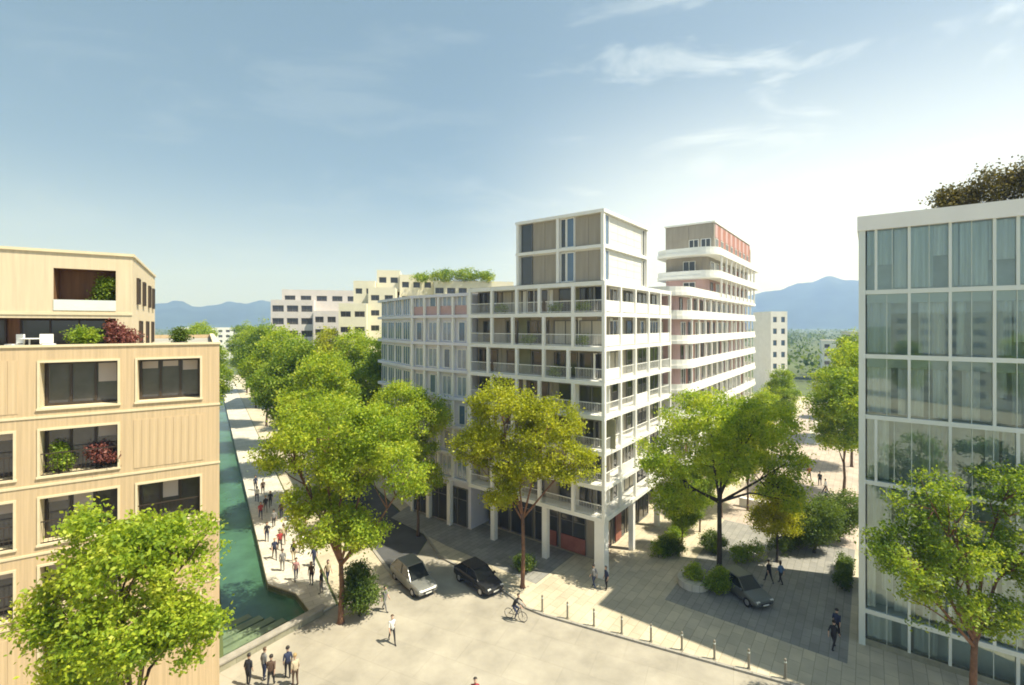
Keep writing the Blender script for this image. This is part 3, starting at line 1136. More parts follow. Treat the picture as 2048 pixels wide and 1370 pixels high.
for q, ((x0, x1, y0, y1, z0, z1), (a0_, a1_, b0_, b1_, r_)) in enumerate(tiers):
    s = MB()
    s.prism(rounded(x0, x1, y0, y1, 1.2), z0, z1 - 0.36)
    s.build('tower_wall', 'pink_panel' if 3 < q < 9 else ('warm_panel' if q < 4 else 'taupe_panel'), bT)
    s = MB()
    s.prism(rounded(a0_, a1_, b0_, b1_, r_), z1 - 0.36, z1)
    s.build('floor_slab', 'white_render', bT)
    s = MB()
    outer, inner_ = rounded(a0_ + 0.1, a1_ - 0.1, b0_ + 0.1, b1_ - 0.1, r_ - 0.1), rounded(a0_ + 0.16, a1_ - 0.16, b0_ + 0.16, b1_ - 0.16, r_ - 0.16)
    n_ = len(outer)
    for j in range(n_):
        s.prism([outer[j], outer[(j + 1) % n_], inner_[(j + 1) % n_], inner_[j]], z1 + 0.02, z1 + 0.62)
    s.build('balustrade', 'white_render', bT)
    x = x0 + 1.5
    while x < x1 - 2.4:
        put_window(random.choice((wz, wz, wy)), bT, (x, y0 - 0.02, z0 + 0.1), 0)
        if random.random() < 0.5:
            place('wall_panel', wall_panel(0.8, 2.0, random.choice(('red_panel', 'white_render', 'red_panel'))), bT, (x + 1.7, y0, z0 + 0.1), 0)
        column(x - 0.25, b0_ + 0.25, z0, z1 - 0.36, 0.10, bT)
        x += 2.75
    y = y0 + 1.5
    while y < y1 - 2.0:
        put_window(wz, bT, (x0 - 0.02, y + 1.6, z0 + 0.1), R(-90))
        y += 2.4
s = MB()
s.box(T2A, T2B, T2C, T2D, 29.302, 33.8)
s.build('tower_wall', 'taupe_panel', bT)
s = MB()
s.box(T2A - 0.15, T2B + 0.15, T2C - 0.15, T2D + 0.15, 33.8, 34.0)
s.build('floor_slab', 'white_paint', bT)
wz4 = window_mesh(1.3, 2.3, 2, 'dark_glass', 'white_paint')
for q in range(2):
    put_window(wz4, bT, (T2A - 0.02, T2C + 0.4 + q * 1.6 + 1.3, 29.4), R(-90))
for q in range(8):
    put_window(wz4, bT, (T2A + 0.5 + q * 2.9, T2C - 0.02, 29.4), 0)
    place('wall_panel', wall_panel(1.5, 4.2, 'red_panel'), bT, (T2A + 1.85 + q * 2.9, T2C, 29.45), 0)
    place('wall_panel', wall_panel(1.25, 1.8, 'pink_panel'), bT, (T2A + 0.52 + q * 2.9, T2C - 0.004, 31.85), 0)
for q in range(2):
    place('wall_panel', wall_panel(3.0, 1.9, 'taupe_panel'), bT, (T2A - 0.005, T2C + 3.3 + q * 3.1, 31.75), R(-90))
column(T2B + 1.6, T2C + 0.2, 29.3, 33.2, 0.14, bT)


for k, yy, lb in ((6, 1.9, 'green plant in the top loggia nearest the prow of the white building'), (6, 4.6, 'second green plant from the prow in the top loggia row'),
                  (6, 10.4, 'green plant at the left end of the top loggia row'), (5, 7.4, 'green plant in the loggia row below the top one'),
                  (5, 2.2, 'green plant near the prow one floor below the top loggias'), (4, 4.8, 'green plant in the third loggia row from the top')):
    p = PW + UR * 0.6 + UL * yy
    make_bush('balcony_plant', lb, (p.x, p.y, 0.12 + LV[k]), [(0, 0, 0.5, 0.4, 0.5, 0.5), (UL.x * 0.5, UL.y * 0.5, 0.45, 0.45, 0.4, 0.4)], 'leaf_mid', 60, 20, 0.12, 0.12, seed=200 + k * 7 + int(yy), cat='plant', stems=5,
              group='plants in the loggias of the white building')

# ------------------------------------------------------------------ glass building on the right
bG = thing('glass_office_building', 'pale green glass office building with staggered mullions and white roof edge', 'building',
           (21.9, 29.7, 0.0), math.atan2(-UL.y, -UL.x))
GZ = [2.3, 6.3, 10.3, 14.35, 18.1, 22.05, 25.85]
GL = 15.4
s = MB()
s.box(0.0, GL, 0.95, 9.5, 0.12, 26.0)
s.build('core_wall', 'interior', bG)
s = MB()
s.box(-0.25, GL, -0.28, 9.7, 25.85, 26.75)
s.build('parapet', 'white_paint', bG)
for z in GZ[:-1]:
    s = MB()
    s.box(-0.12, GL, -0.16, 0.94, z - 0.16, z + 0.10)
    s.build('floor_slab', 'pale_metal', bG)
s = MB()
s.box(-0.18, 0.16, -0.2, 0.3, 0.12, 25.85)
s.build('corner_column', 'pale_metal', bG)
s = MB()
s.box(-0.1, 0.0, 0.3, 9.5, 0.12, 25.85)
s.build('side_wall', 'pale_metal', bG)
s = MB()
s.box(0.16, GL, -0.05, 0.25, 0.12, 0.5)
s.build('plinth', 'stone_wall', bG)
clear_glass('facade_glass', (0.93, 0.98, 0.975), 0.34)
zb_all = [0.5] + [z + 0.10 for z in GZ[:-1]]
zt_all = [z - 0.16 for z in GZ]
zt_all[-1] = 25.85
rng = np.random.default_rng(4)
mods = {6: [0.68, 2.25, 4.05, 5.85, 6.75, 8.5, 10.3, 12.1, 13.9], 5: [2.25, 4.05, 5.85, 7.6, 9.4, 11.2, 13], 4: [2.25, 4.05, 5.85, 7.6, 9.4, 11.2, 13],
        3: [0.68, 4.05, 6.75, 8.5, 10.3, 12.1], 2: [2.25, 4.05, 6.75, 8.5, 10.3, 12.1], 1: [2.25, 4.05, 5.85, 7.6, 9.4, 11.2, 13], 0: [2.25, 4.05, 6.75, 8.5, 10.3]}
for k in range(7):
    z0, z1 = zb_all[k], zt_all[k]
    xs = [0.16] + mods[k] + [GL]
    for i, x in enumerate(mods[k]):
        s = MB()
        s.box(-0.07, 0.07, -0.14, 0.12, 0, z1 - z0)
        s.build('mullion', 'pale_metal', bG, loc=(x, 0, z0))
    for i in range(len(xs) - 1):
        a, b_ = xs[i] + 0.07, xs[i + 1] - 0.07
        s = MB()
        s.box(a, b_, 0.0, 0.03, z0, z1)
        s.build('glass_pane', 'facade_glass', bG)
        # thin secondary glazing bars
        nb = max(1, round((b_ - a) / 0.85))
        for q in range(1, nb):
            s = MB()
            xx = a + (b_ - a) * q / nb
            s.box(-0.018, 0.018, -0.035, 0.06, 0, z1 - z0)
            s.build('glazing_bar', 'green_metal', bG, loc=(xx, 0, z0))
        if k in (5, 4):
            s = MB()
            s.box(a, b_, 0.07, 0.11, z1 - 0.55, z1)
            s.build('spandrel_panel', 'green_metal', bG)
    # curtains behind the glass, pleated
    segs = []
    x = 0.25
    while x < GL - 0.8:
        wdt = rng.uniform(0.35, 1.25)
        if rng.uniform() < (0.93 if k == 6 else 0.80):
            segs.append((x, min(GL - 0.2, x + wdt)))
        x += wdt + (rng.uniform(0.0, 0.12) if k == 6 else rng.uniform(0.02, 0.45))
    for (a, b_) in segs:
        s = MB()
        nn = max(4, int((b_ - a) / 0.07))
        yo = rng.uniform(0.20, 0.50)
        drop = 0.1 if rng.uniform() < 0.8 else rng.uniform(0.8, 2.0)
        for q in range(nn):
            xa, xb = a + (b_ - a) * q / nn, a + (b_ - a) * (q + 1) / nn
            ya, yb = yo + 0.07 * math.sin(xa * 11 + 2 * math.sin(xa * 1.7)), yo + 0.07 * math.sin(xb * 11 + 2 * math.sin(xb * 1.7))
            s.quad((xa, ya, z0 + drop), (xb, yb, z0 + drop), (xb, yb, z1 - 0.05), (xa, ya, z1 - 0.05))
        s.build('curtain', ('curtain_pale' if rng.uniform() < 0.6 else 'curtain_green') if k == 6 else ('curtain_pale', 'curtain_green', 'curtain_grey')[rng.integers(0, 3)], bG)


def on_g(x, y, z):
    p = Vector((21.9, 29.7)) - UL * x + UR * y
    return Vector((p.x, p.y, z))


make_bush('roof_tree', 'broad olive brown tree crown above the white parapet of the glass building', on_g(8.0, 2.6, 26.6),
          [(-3.2, 1.6, 0.9, 1.5, 1.0, 0.9), (-1.4, 0.8, 1.4, 1.9, 1.2, 1.4), (0.6, -0.2, 1.8, 2.2, 1.4, 1.7), (2.6, -1.5, 2.2, 2.3, 1.5, 2.1), (4.6, -2.8, 2.4, 2.3, 1.5, 2.2)],
          'leaf_olive', 1500, 26, 0.26, 0.15, seed=31, stems=24, gap=0.1)

# ------------------------------------------------------------------ buildings further back
def far_building(name, label, loc, rot, boxes, wmat, win_mat, group=None, roofm='roof_gravel'):
    """boxes: (x0,x1,y0,y1,z1, cols, rows, win_w, win_h)"""
    t = thing(name, label, 'building', loc, rot, group)
    wcache = {}
    for (x0, x1, y0, y1, z0, z1, cols, rows, ww, hh) in boxes:
        w_ = MB()
        hs = []
        for c in range(cols):
            for r_ in range(rows):
                cx = x0 + (c + 0.5) * (x1 - x0) / cols
                cz = z1 - 0.6 - (r_ + 0.5) * 3.0
                hs.append((cx - ww / 2, cx + ww / 2, cz - hh / 2, cz + hh / 2))
        wall_with_holes(w_, x0, x1, z0, z1, hs, 0.35, y0, 0, 0)
        w_.quad((x0, y0, z0), (x0, y1, z0), (x0, y1, z1), (x0, y0, z1))
        w_.quad((x1, y0, z0), (x1, y1, z0), (x1, y1, z1), (x1, y0, z1))
        w_.quad((x0, y1, z0), (x1, y1, z0), (x1, y1, z1), (x0, y1, z1))
        w_.build('wall', wmat, t)
        q = MB()
        q.box(x0 + 0.05, x1 - 0.05, y0 + 0.05, y1 - 0.05, z1 - 0.12, z1 - 0.04)
        q.build('roof', roofm, t)
        if hs and (ww, hh) not in wcache:
            wcache[(ww, hh)] = window_mesh(ww - 0.02, hh - 0.02, 2 if ww > 1.5 else 1, win_mat, 'frame_grey')
        for h_ in hs:
            put_window(wcache[(ww, hh)], t, (h_[0] + 0.01, y0 + 0.3, h_[2] + 0.01), 0)
    return t


# cream terraced block: px 680-960
cream = far_building('cream_terraced_building', 'cream apartment block with stepped terraces and small dark windows behind the white building',
                     (-33.6, 93.0, 0), R(10), [(0, 5.2, -2, 12, 0, 24.2, 2, 6, 1.9, 1.1), (5.25, 10.5, 0, 12, 0, 27.5, 2, 7, 1.6, 1.1), (2.0, 6.2, 3, 14, 24, 29.0, 2, 1, 1.3, 1.1), (6.3, 11.0, 6, 18, 27, 31.6, 2, 1, 1.5, 1.2), (11.05, 18, 5, 18, 0, 30.6, 3, 2, 1.4, 1.2), (18.05, 35, 3, 18, 0, 29.3, 7, 5, 1.7, 1.2)], 'cream_wall', 'dark_glass')
cc = Vector((-36.5, 93.0))
make_bush('roof_garden', 'green roof garden shrubs on the cream terraced block', (-7.2, 101.0, 29.2),
          [(-11, -2, 0.7, 3, 2, 1.0), (-7, -1.5, 1.2, 3, 2, 1.5), (-2.6, -0.5, 1.4, 3, 2, 1.6), (1.4, 0.2, 1.1, 2.6, 2, 1.3)], 'leaf_mid', 420, 18, 0.35, 0.3, seed=41, stems=16)
# pinkish white block: px 545-690
far_building('pale_pink_building', 'pale pinkish apartment block with wide windows under a flat roof left of the cream block',
             (-56.9, 112.0, 0), R(14), [(0, 9.5, 0, 14, 0, 26.0, 3, 6, 2.5, 1.5), (9.55, 20.5, -1.2, 14, 0, 23.4, 4, 6, 1.9, 1.4), (2.0, 20, 2, 13, 23.3, 28.6, 5, 1, 2.4, 1.3)], 'pink_wall', 'smoke_glass')
far_building('slender_white_building', 'slender white building beyond the right end of the white corner building',
             (66.5, 122.0, 0), R(0), [(0, 4.2, 0, 9, 0, 23.5, 2, 6, 1.0, 1.4)], 'white_render', 'blue_glass')
far_building('low_white_house', 'low white house with flat roof behind the trees of the right lane', (112.0, 172.0, 0), R(-30),
             [(0, 14, 0, 10, 0, 14.5, 4, 3, 1.6, 1.3)], 'white_render', 'dark_glass', 'far houses')
far_building('low_white_house', 'wide pale house close to the left edge of the glass building', (150.0, 215.0, 0), R(-30),
             [(0, 22, 0, 10, 0, 17.0, 6, 3, 1.8, 1.3)], 'cream_wall', 'dark_glass', 'far houses')
far_building('low_white_house', 'distant grey-white block at the end of the left street', (-190.0, 270.0, 0), R(25),
             [(0, 34, 0, 12, 0, 18.5, 9, 4, 2.0, 1.4)], 'white_render', 'smoke_glass', 'far houses')

far_building('reflection_block', 'pale apartment block added across the square, unseen itself, for the glass building to reflect', (16.0, -88.0, 0), R(180 - 8),  # two blocks behind the camera, added only for their reflection in the facade
             [(0, 70, 0, 12, 0, 23.2, 13, 7, 2.4, 1.4)], 'white_render', 'pale_blue_glass', 'added blocks across the square')
far_building('reflection_block', 'cream block added farther across the square, unseen itself, for the glass building to reflect', (-62.0, -72.0, 0), R(180 - 40),
             [(0, 30, 0, 12, 0, 21.0, 9, 6, 1.9, 1.6)], 'cream_wall', 'dark_glass', 'added blocks across the square')

# ------------------------------------------------------------------ main trees
make_tree('street_tree', 'large bright tree at bottom left in front of the beige building', (-14.5, 18.2, 0),
          [(-0.6, 0, 11.4, 2.6, 2.2, 2.0), (1.6, 0.2, 11.0, 2.1, 1.8, 2.0), (-2.2, -0.2, 9.0, 1.9, 1.7, 1.9), (0.5, -0.6, 8.9, 2.6, 2.0, 2.0),
           (2.0, 0, 8.6, 1.6, 1.5, 1.7), (-1.4, 0, 7.0, 2.2, 1.8, 1.4)],
          5.2, 'leaf_bright', 'bark', 900, 44, 0.23, 0.17, 0.53, 101, 0.17, twigs=9, inner=0.3)
T2 = (-11.5, 31.9, 0.06)
make_tree('street_tree', 'broad bright tree with two foliage tiers beside the promenade', T2,
          [(-1.0, 0.5, 13.0, 3.9, 3.4, 2.5), (2.6, 0.5, 12.4, 3.2, 3.0, 2.3), (-3.6, 0.5, 11.2, 2.2, 2.2, 1.6), (4.4, 0.4, 9.6, 1.7, 1.8, 1.6),
           (0.5, 0.3, 10.2, 3.2, 2.8, 1.7), (-0.8, 0, 6.9, 2.9, 2.2, 1.9), (1.7, -0.2, 6.2, 1.8, 1.6, 1.3), (-2.4, 0, 8.2, 1.6, 1.5, 1.2)],
          4.2, 'leaf_bright', 'bark_red', 1150, 46, 0.28, 0.185, 0.42, 102, 0.19, twigs=7)
T3 = (0.8, 36.0, 0.12)
make_tree('street_tree', 'golden green tree in front of the left face of the white corner building', T3,
          [(-1.5, 0, 13.4, 3.1, 2.6, 2.5), (1.9, -0.4, 12.4, 2.9, 2.4, 2.3), (-3.4, 0, 10.6, 2.2, 2.0, 2.0), (3.6, -1.0, 9.8, 2.0, 1.8, 1.7), (0.2, -0.4, 9.6, 2.8, 2.2, 2.0), (-1.6, 0, 7.4, 2.0, 1.8, 1.4)],
          5.6, 'leaf_gold', 'bark_red', 860, 44, 0.28, 0.185, 0.46, 103, 0.16, keep=not_in_white(T3), twigs=7)
T4 = (16.1, 36.9, 0.12)
make_tree('street_tree', 'wide umbrella-shaped tree on a dark straight trunk right of the white building', T4,
          [(-1.0, 0, 12.6, 3.9, 3.4, 2.5), (3.0, 0, 12.2, 3.5, 3.2, 2.4), (-4.4, 0, 9.4, 2.5, 2.5, 2.2), (5.0, -0.3, 9.2, 2.2, 2.4, 2.4),
           (0.4, 0, 9.6, 3.4, 3.0, 1.9), (-3.4, 0, 6.6, 2.4, 2.2, 1.7), (4.6, -0.5, 6.8, 1.9, 1.9, 1.5)],
          6.6, 'leaf_bright', 'bark_dark', 1060, 46, 0.29, 0.185, 0.46, 104, 0.20, keep=not_in_white(T4), twigs=8)
make_tree('street_tree', 'open branching tree at bottom right before the glass building', (22.6, 23.2, 0.12),
          [(-1.9, 0.2, 11.0, 2.0, 1.7, 1.7), (-3.0, 0.3, 8.6, 1.9, 1.6, 1.7), (-0.6, 0, 8.8, 2.0, 1.7, 1.7), (2.0, 0.4, 11.6, 2.2, 1.6, 1.5), (2.4, 0, 8.8, 1.8, 1.6, 1.8),
           (-1.8, 0, 6.2, 2.0, 1.7, 1.3), (0.8, 0, 5.8, 1.6, 1.4, 1.2)],
          4.6, 'leaf_mid', 'bark_red', 640, 44, 0.23, 0.155, 0.50, 105, 0.17, twigs=9)
make_tree('street_tree', 'small yellow-leaved tree standing behind the couple in the lane', (22.2, 39.8, 0.12),
          [(0, 0, 5.4, 1.9, 1.7, 1.7), (-0.9, 0, 3.6, 1.5, 1.4, 1.4), (1.0, 0, 3.4, 1.4, 1.3, 1.3)],
          2.2, 'leaf_yellow', 'bark_dark', 420, 40, 0.24, 0.15, 0.25, 106, 0.10)
make_tree('street_tree', 'tall bright tree in front of the pale lilac building', (-8.9, 45.0, 0.12),
          [(-1.6, -0.2, 12.6, 3.0, 2.6, 2.4), (0.9, -0.5, 11.4, 2.6, 2.2, 2.3), (-3.4, -0.2, 9.8, 2.2, 2.2, 2.0), (-0.6, -0.4, 8.8, 2.8, 2.4, 2.0), (0.8, -0.2, 5.6, 1.8, 1.7, 1.7)],
          3.6, 'leaf_bright', 'bark', 900, 40, 0.30, 0.19, 0.36, 107, 0.14, keep=not_in_white((-8.9, 45.0)))
make_tree('street_tree', 'dense dark tree with squared crown left of the pair by the glass building', (26.4, 41.5, 0.12),
          [(-1.0, 0, 2.9, 1.7, 1.5, 1.8), (1.0, 0, 3.0, 1.7, 1.5, 1.8), (0, 0, 2.1, 2.2, 1.6, 1.5)], 1.1, 'leaf_dark', 'bark_dark', 520, 40, 0.24, 0.15, 0.1, 108, 0.11,
          group='squared dark trees beside the glass building')
make_tree('street_tree', 'dense dark tree with squared crown touching the edge of the glass building', (30.0, 43.6, 0.12),
          [(-0.9, 0, 2.8, 1.7, 1.5, 1.8), (0.8, 0, 3.1, 1.6, 1.4, 1.8), (0, 0, 2.0, 2.1, 1.6, 1.4)], 1.1, 'leaf_dark', 'bark_dark', 500, 40, 0.24, 0.15, 0.1, 109, 0.11,
          group='squared dark trees beside the glass building')

# trees further back, alike: one crown and trunk of each of three kinds, copied
protos = []
for q, (mm, sd_) in enumerate((('leaf_bright', 121), ('leaf_mid', 122), ('leaf_gold', 123))):
    protos.append(make_tree('avenue_tree', 'x', (0, 0, -200), [(-1.2, 0.3, 10.6, 3.4, 3.2, 3.0), (1.8, -0.3, 10.0, 3.0, 3.0, 2.8), (0, 0.4, 13.2, 2.6, 2.6, 2.4), (0, 0, 7.4, 3.4, 3.2, 2.2)],
                            4.0, mm, 'bark', 760, 34, 0.36, 0.26, 0.34, sd_, 0.16))
spots = [
    (0, fa(9.6, 24), 1.12, 'bright tree just behind the two-tier tree by the promenade'),
    (1, fa(9.4, 40), 1.2, 'second tree along the verge of the left street'),
    (0, fa(9.4, 56), 1.3, 'third tree along the verge of the left street'),
    (1, fa(9.4, 76), 1.3, 'fourth tree along the verge of the left street'),
    (0, fa(9.4, 100), 1.35, 'fifth tree along the verge of the left street'),
    (1, fa(9.4, 130), 1.4, 'farthest tree along the verge of the left street'),
    (1, fa(20.2, 36), 1.2, 'tree behind the blue end wall of the white building'),
    (0, fa(19.8, 50), 1.25, 'tree under the pale pinkish block, right of the left street'),
    (2, fa(19.5, 66), 1.3, 'golden tree far along the right of the left street'),
    (1, fa(-1.8, 56), 1.15, 'tree beyond the canal behind the beige building corner'),
    (1, fa(-2.2, 80), 1.3, 'second tree beyond the canal behind the beige building'),
    (0, fa(-2.2, 112), 1.4, 'far tree on the outer bank of the canal'),
    (1, Vector((*W(34, -14.0), 0.12)), 1.05, 'tall tree nearest the glass building in the right lane'),
    (0, Vector((*W(48, -14.4), 0.12)), 1.12, 'second tall tree along the right lane'),
    (1, Vector((*W(66, -14.6), 0.12)), 1.16, 'third tall tree along the right lane'),
    (0, Vector((*W(90, -15.0), 0.12)), 1.1, 'last tall tree along the right lane'),
    (1, Vector((2.0, -58.0, 0.0)), 1.1, 'unseen tree added behind the viewer for the glass to mirror'),  # three trees behind the camera, added to break up the facade reflection
    (0, Vector((-16.0, -60.0, 0.0)), 1.2, 'second unseen tree added behind the viewer for the glass to mirror'),
    (1, Vector((-34.0, -56.0, 0.0)), 1.05, 'third unseen tree added behind the viewer for the glass to mirror'),
    (1, Vector((*W(8.5, -3.3), 0.12)), 0.42, 'small round tree by the shop front right of the white corner column'),
    (1, Vector((*W(13.5, -3.4), 0.12)), 0.50, 'small tree behind the trunk of the umbrella tree'),
    (0, Vector((*W(18.5, -4.2), 0.12)), 0.58, 'low tree against the right face of the white building'),
    (2, Vector((*W(22, -6.0), 0.12)), 0.72, 'low golden tree behind the umbrella-shaped tree'),
    (0, Vector((*W(38, -5.0), 0.12)), 0.70, 'low bright tree beside the second tower'),
    (1, Vector((*W(56, -4.6), 0.12)), 0.80, 'tree at the far end of the right face of the white building'),
]
for q, p, sz, lb in spots:
    c = dup(protos[q], p, random.uniform(0, 6.28), lb, 'trees along the streets')
    c.scale = (sz, sz, sz * random.uniform(0.94, 1.04))
for p_ in protos:
    for ch in list(p_.children):
        bpy.data.objects.remove(ch)
    bpy.data.objects.remove(p_)

# far woods: one mass nobody could count
rng = np.random.default_rng(77)
cl = []
for _ in range(5200):
    a = R(rng.uniform(-58, 58))
    d = rng.uniform(190, 1500) ** 1.0
    x, y = math.sin(a) * d, math.cos(a) * d
    fx = (Vector((x, y)) - OA)
    if -4 < fx.dot(XA) < 18 or abs((Vector((x, y)) - PW).dot(UL) + 10) < 9:
        continue
    if noise.noise(Vector((x * 0.012, y * 0.012, 0))) < -0.12:
        continue
    cl.append((x, y, rng.uniform(1.0, 9.5)))
cl = np.array(cl)
tl = place('treeline', leaves_mesh('treeline', cl, 16, 2.3, 2.0, 'leaf_dark', rng))
tl['kind'] = 'stuff'
tl['label'] = 'distant green woods beyond the buildings'

# bushes and hedges
make_bush('bush', 'tall rounded green bush at the foot of the two-tier tree', (-10.4, 32.6, 0.06), [(0, 0, 1.7, 1.5, 1.3, 1.5), (-0.3, 0.1, 2.8, 0.9, 0.9, 0.9)], 'leaf_dark', 420, 22, seed=51, spread=0.18, size=0.15)
make_bush('bush', 'dark bush in the shade by the red shop front', (13.6, 41.0, 0.12), [(0, 0, 0.8, 1.3, 1.0, 0.8), (0.8, 0.2, 0.7, 0.8, 0.8, 0.7)], 'leaf_dark', 220, 22, seed=52)
make_bush('bush', 'low bush between the trunk of the umbrella tree and the parked car', (15.2, 35.2, 0.12), [(0, 0, 0.85, 1.0, 0.8, 0.85), (0.3, 0, 1.5, 0.5, 0.5, 0.5)], 'leaf_mid', 240, 22, seed=53)
make_bush('bush', 'green bush behind the umbrella tree trunk', (17.6, 41.5, 0.12), [(0, 0, 1.0, 1.4, 1.0, 1.1)], 'leaf_dark', 240, 22, seed=54)
make_bush('bush', 'dark green bush under the golden tree by the white columns', (1.0, 38.4, 0.12), [(0, 0, 0.7, 1.0, 0.7, 0.75)], 'leaf_dark', 180, 22, seed=55)


def hedge(label, a, b, wdt, h, mname, seed):
    a, b = Vector(a), Vector(b)
    t = thing('hedge', label, 'hedge', a)
    rg = np.random.default_rng(seed)
    d = b - a
    L = d.length
    u_ = d.normalized()
    v_ = Vector((-u_.y, u_.x, 0))
    n = int(L * 60 * (0.5 + h * 0.5))
    cs_ = [tuple(u_ * x + v_ * y) for x, y in zip(rg.uniform(0, L, n), rg.uniform(-wdt / 2, wdt / 2, n))]
    cs_ = [(c[0], c[1], 0.08 + z * h * (0.9 + 0.22 * noise.noise(Vector((c[0] * 0.9, c[1] * 0.9, seed))))) for c, z in zip(cs_, rg.uniform(0, 1, n) ** 0.6)]
    place('foliage', leaves_mesh('foliage', cs_, 18, 0.13, 0.13, mname, rg), t)
    q = MB()
    for k in range(int(L)):
        p = u_ * (k + 0.5)
        q.tube([(p.x, p.y, 0), (p.x, p.y, h * 0.7)], [0.03, 0.02], 5)
    q.build('stem', 'bark_dark', t)['kind'] = 'stuff'
    return t


hedge('long clipped hedge along the kerb of the left street', fa(10.9, 13.0, 0.06), fa(10.9, 29.0, 0.06), 0.9, 1.0, 'leaf_dark', 57)
hedge('dark hedge behind the couple, below the squared trees', (22.6, 40.9, 0.12), (30.2, 45.6, 0.12), 1.3, 1.5, 'leaf_dark', 61)
hedge('mid green hedge by the shop front right of the white corner column', (12.2, 40.2, 0.12), (16.6, 45.8, 0.12), 1.1, 1.1, 'leaf_mid', 62)
hedge('low hedge left of the small yellow tree', (18.4, 39.6, 0.12), (21.2, 40.5, 0.12), 1.2, 1.3, 'leaf_mid', 63)
hedge('hedge against the side of the glass building', (24.6, 35.4, 0.12), (27.4, 39.0, 0.12), 0.9, 1.1, 'leaf_dark', 64)
pl = make_bush('round_planter', 'round pale stone planter with light green grasses left of the umbrella tree', (13.9, 36.4, 0.12),
               [(0, 0, 0.85, 0.85, 0.85, 0.5), (0.2, 0.1, 1.25, 0.4, 0.4, 0.4)], 'leaf_bright', 150, 18, seed=58, cat='planter')
s = MB()
s.tube([(0, 0, -0.01), (0, 0, 0.5), (0, 0, 0.502), (0, 0, 0.42)], [1.15, 1.15, 0.98, 0.96], 28)
s.build('stone_ring', 'paver_white', pl)
# white planter wall across the lane with hedge behind
pw = thing('planter_wall', 'low white planter wall crossing the right lane behind the squared trees', 'wall', (*W(23, -10), 0.12), ROT_W)
s = MB()
s.box(-0.2, 0.2, -4.5, 5.0, 0, 0.9)
s.build('wall', 'white_render', pw)
s = MB()
s.box(-0.26, 0.26, -4.56, 5.06, 0.9, 0.98)
s.build('coping', 'white_paint', pw)

# ------------------------------------------------------------------ stone parapet and cascade steps at the canal head
pa, pb_ = Vector((-0.2, 2.75)), Vector((6.3, 5.45))
dv = (pb_ - pa).normalized()
nv = Vector((-dv.y, dv.x))
par = thing('stone_parapet', 'long low stone parapet at the head of the teal canal', 'wall', fa(pa.x, pa.y), ROT_A + math.atan2(dv.y, dv.x))
L_ = (pb_ - pa).length
x = 0.0
while x < L_ - 0.2:
    s = MB()
    e = min(L_, x + 1.15)
    s.box(x + 0.006, e - 0.006, -0.16, 0.28, 0.0, 0.42)
    s.build('stone', 'stone_wall', par)
    x = e
s = MB()
s.box(-0.05, L_ + 0.05, -0.22, 0.34, 0.422, 0.52)
s.build('coping', 'kerb_stone', par)
cas = thing('canal_cascade', 'stepped stone cascade between the parapet and the teal canal', 'steps', fa(pa.x, pa.y), ROT_A + math.atan2(dv.y, dv.x))
for q in range(5):
    s = MB()
    y0 = 0.5 + q * 0.95
    s.box(0.5 + q * 0.05, 5.5 - q * 0.30, y0, y0 + 0.62, -1.2, -0.05 - q * 0.085)
    s.build('step', 'wet_stone', cas)

# ------------------------------------------------------------------ bollards along the kerb
boll = thing('bollard', 'x', 'bollard', (0, 0, 0), 0, 'grey bollards along the curved kerb')
s = MB()
s.tube([(0, 0, -0.02), (0, 0, 0.03), (0, 0, 0.035), (0, 0, 1.12), (0, 0, 1.15)], [0.11, 0.11, 0.065, 0.065, 0.045], 12)
s.build('post', 'bollard_grey', boll)
s = MB()
s.tube([(0, 0, 0.93), (0, 0, 1.0)], [0.072, 0.072], 12)
s.build('band', 'pale_metal', boll)
bp = [(1088, 1226), (1134, 1250), (1190, 1271), (1247, 1294), (1305, 1311), (1365, 1328), (1430, 1343), (1513, 1357), (1583, 1372)]
names = ['leftmost bollard, nearest the cyclist', 'second bollard from the cyclist', 'third bollard from the cyclist', 'fourth bollard from the cyclist', 'middle bollard of the row of nine',
         'fourth bollard from the bottom edge', 'third bollard from the bottom edge', 'second bollard from the bottom edge', 'bollard nearest the bottom edge of the picture']
a0, a1 = Vector((2.1, 32.95)), Vector((15.35, 26.68))
for q in range(9):
    p = a0.lerp(a1, q / 8)
    dup(boll, (p.x, p.y, 0.12), 0, names[q] + ', grey along the kerb', 'grey bollards along the curved kerb')
for ch in list(boll.children):
    bpy.data.objects.remove(ch)
bpy.data.objects.remove(boll)


# ------------------------------------------------------------------ cars (x forwards)
def loft(mb, st, mi=0, close=True):
    n = len(st[0])
    i0 = len(mb.v)
    for ring in st:
        mb.v += ring
    for k in range(len(st) - 1):
        for q in range(n):
            q2 = (q + 1) % n
            mb.f.append((i0 + k * n + q, i0 + k * n + q2, i0 + (k + 1) * n + q2, i0 + (k + 1) * n + q))
            mb.m.append(mi)
    if close:
        mb.f.append(tuple(i0 + q for q in range(n)))
        mb.m.append(mi)
        mb.f.append(tuple(i0 + (len(st) - 1) * n + q for q in reversed(range(n))))
        mb.m.append(mi)


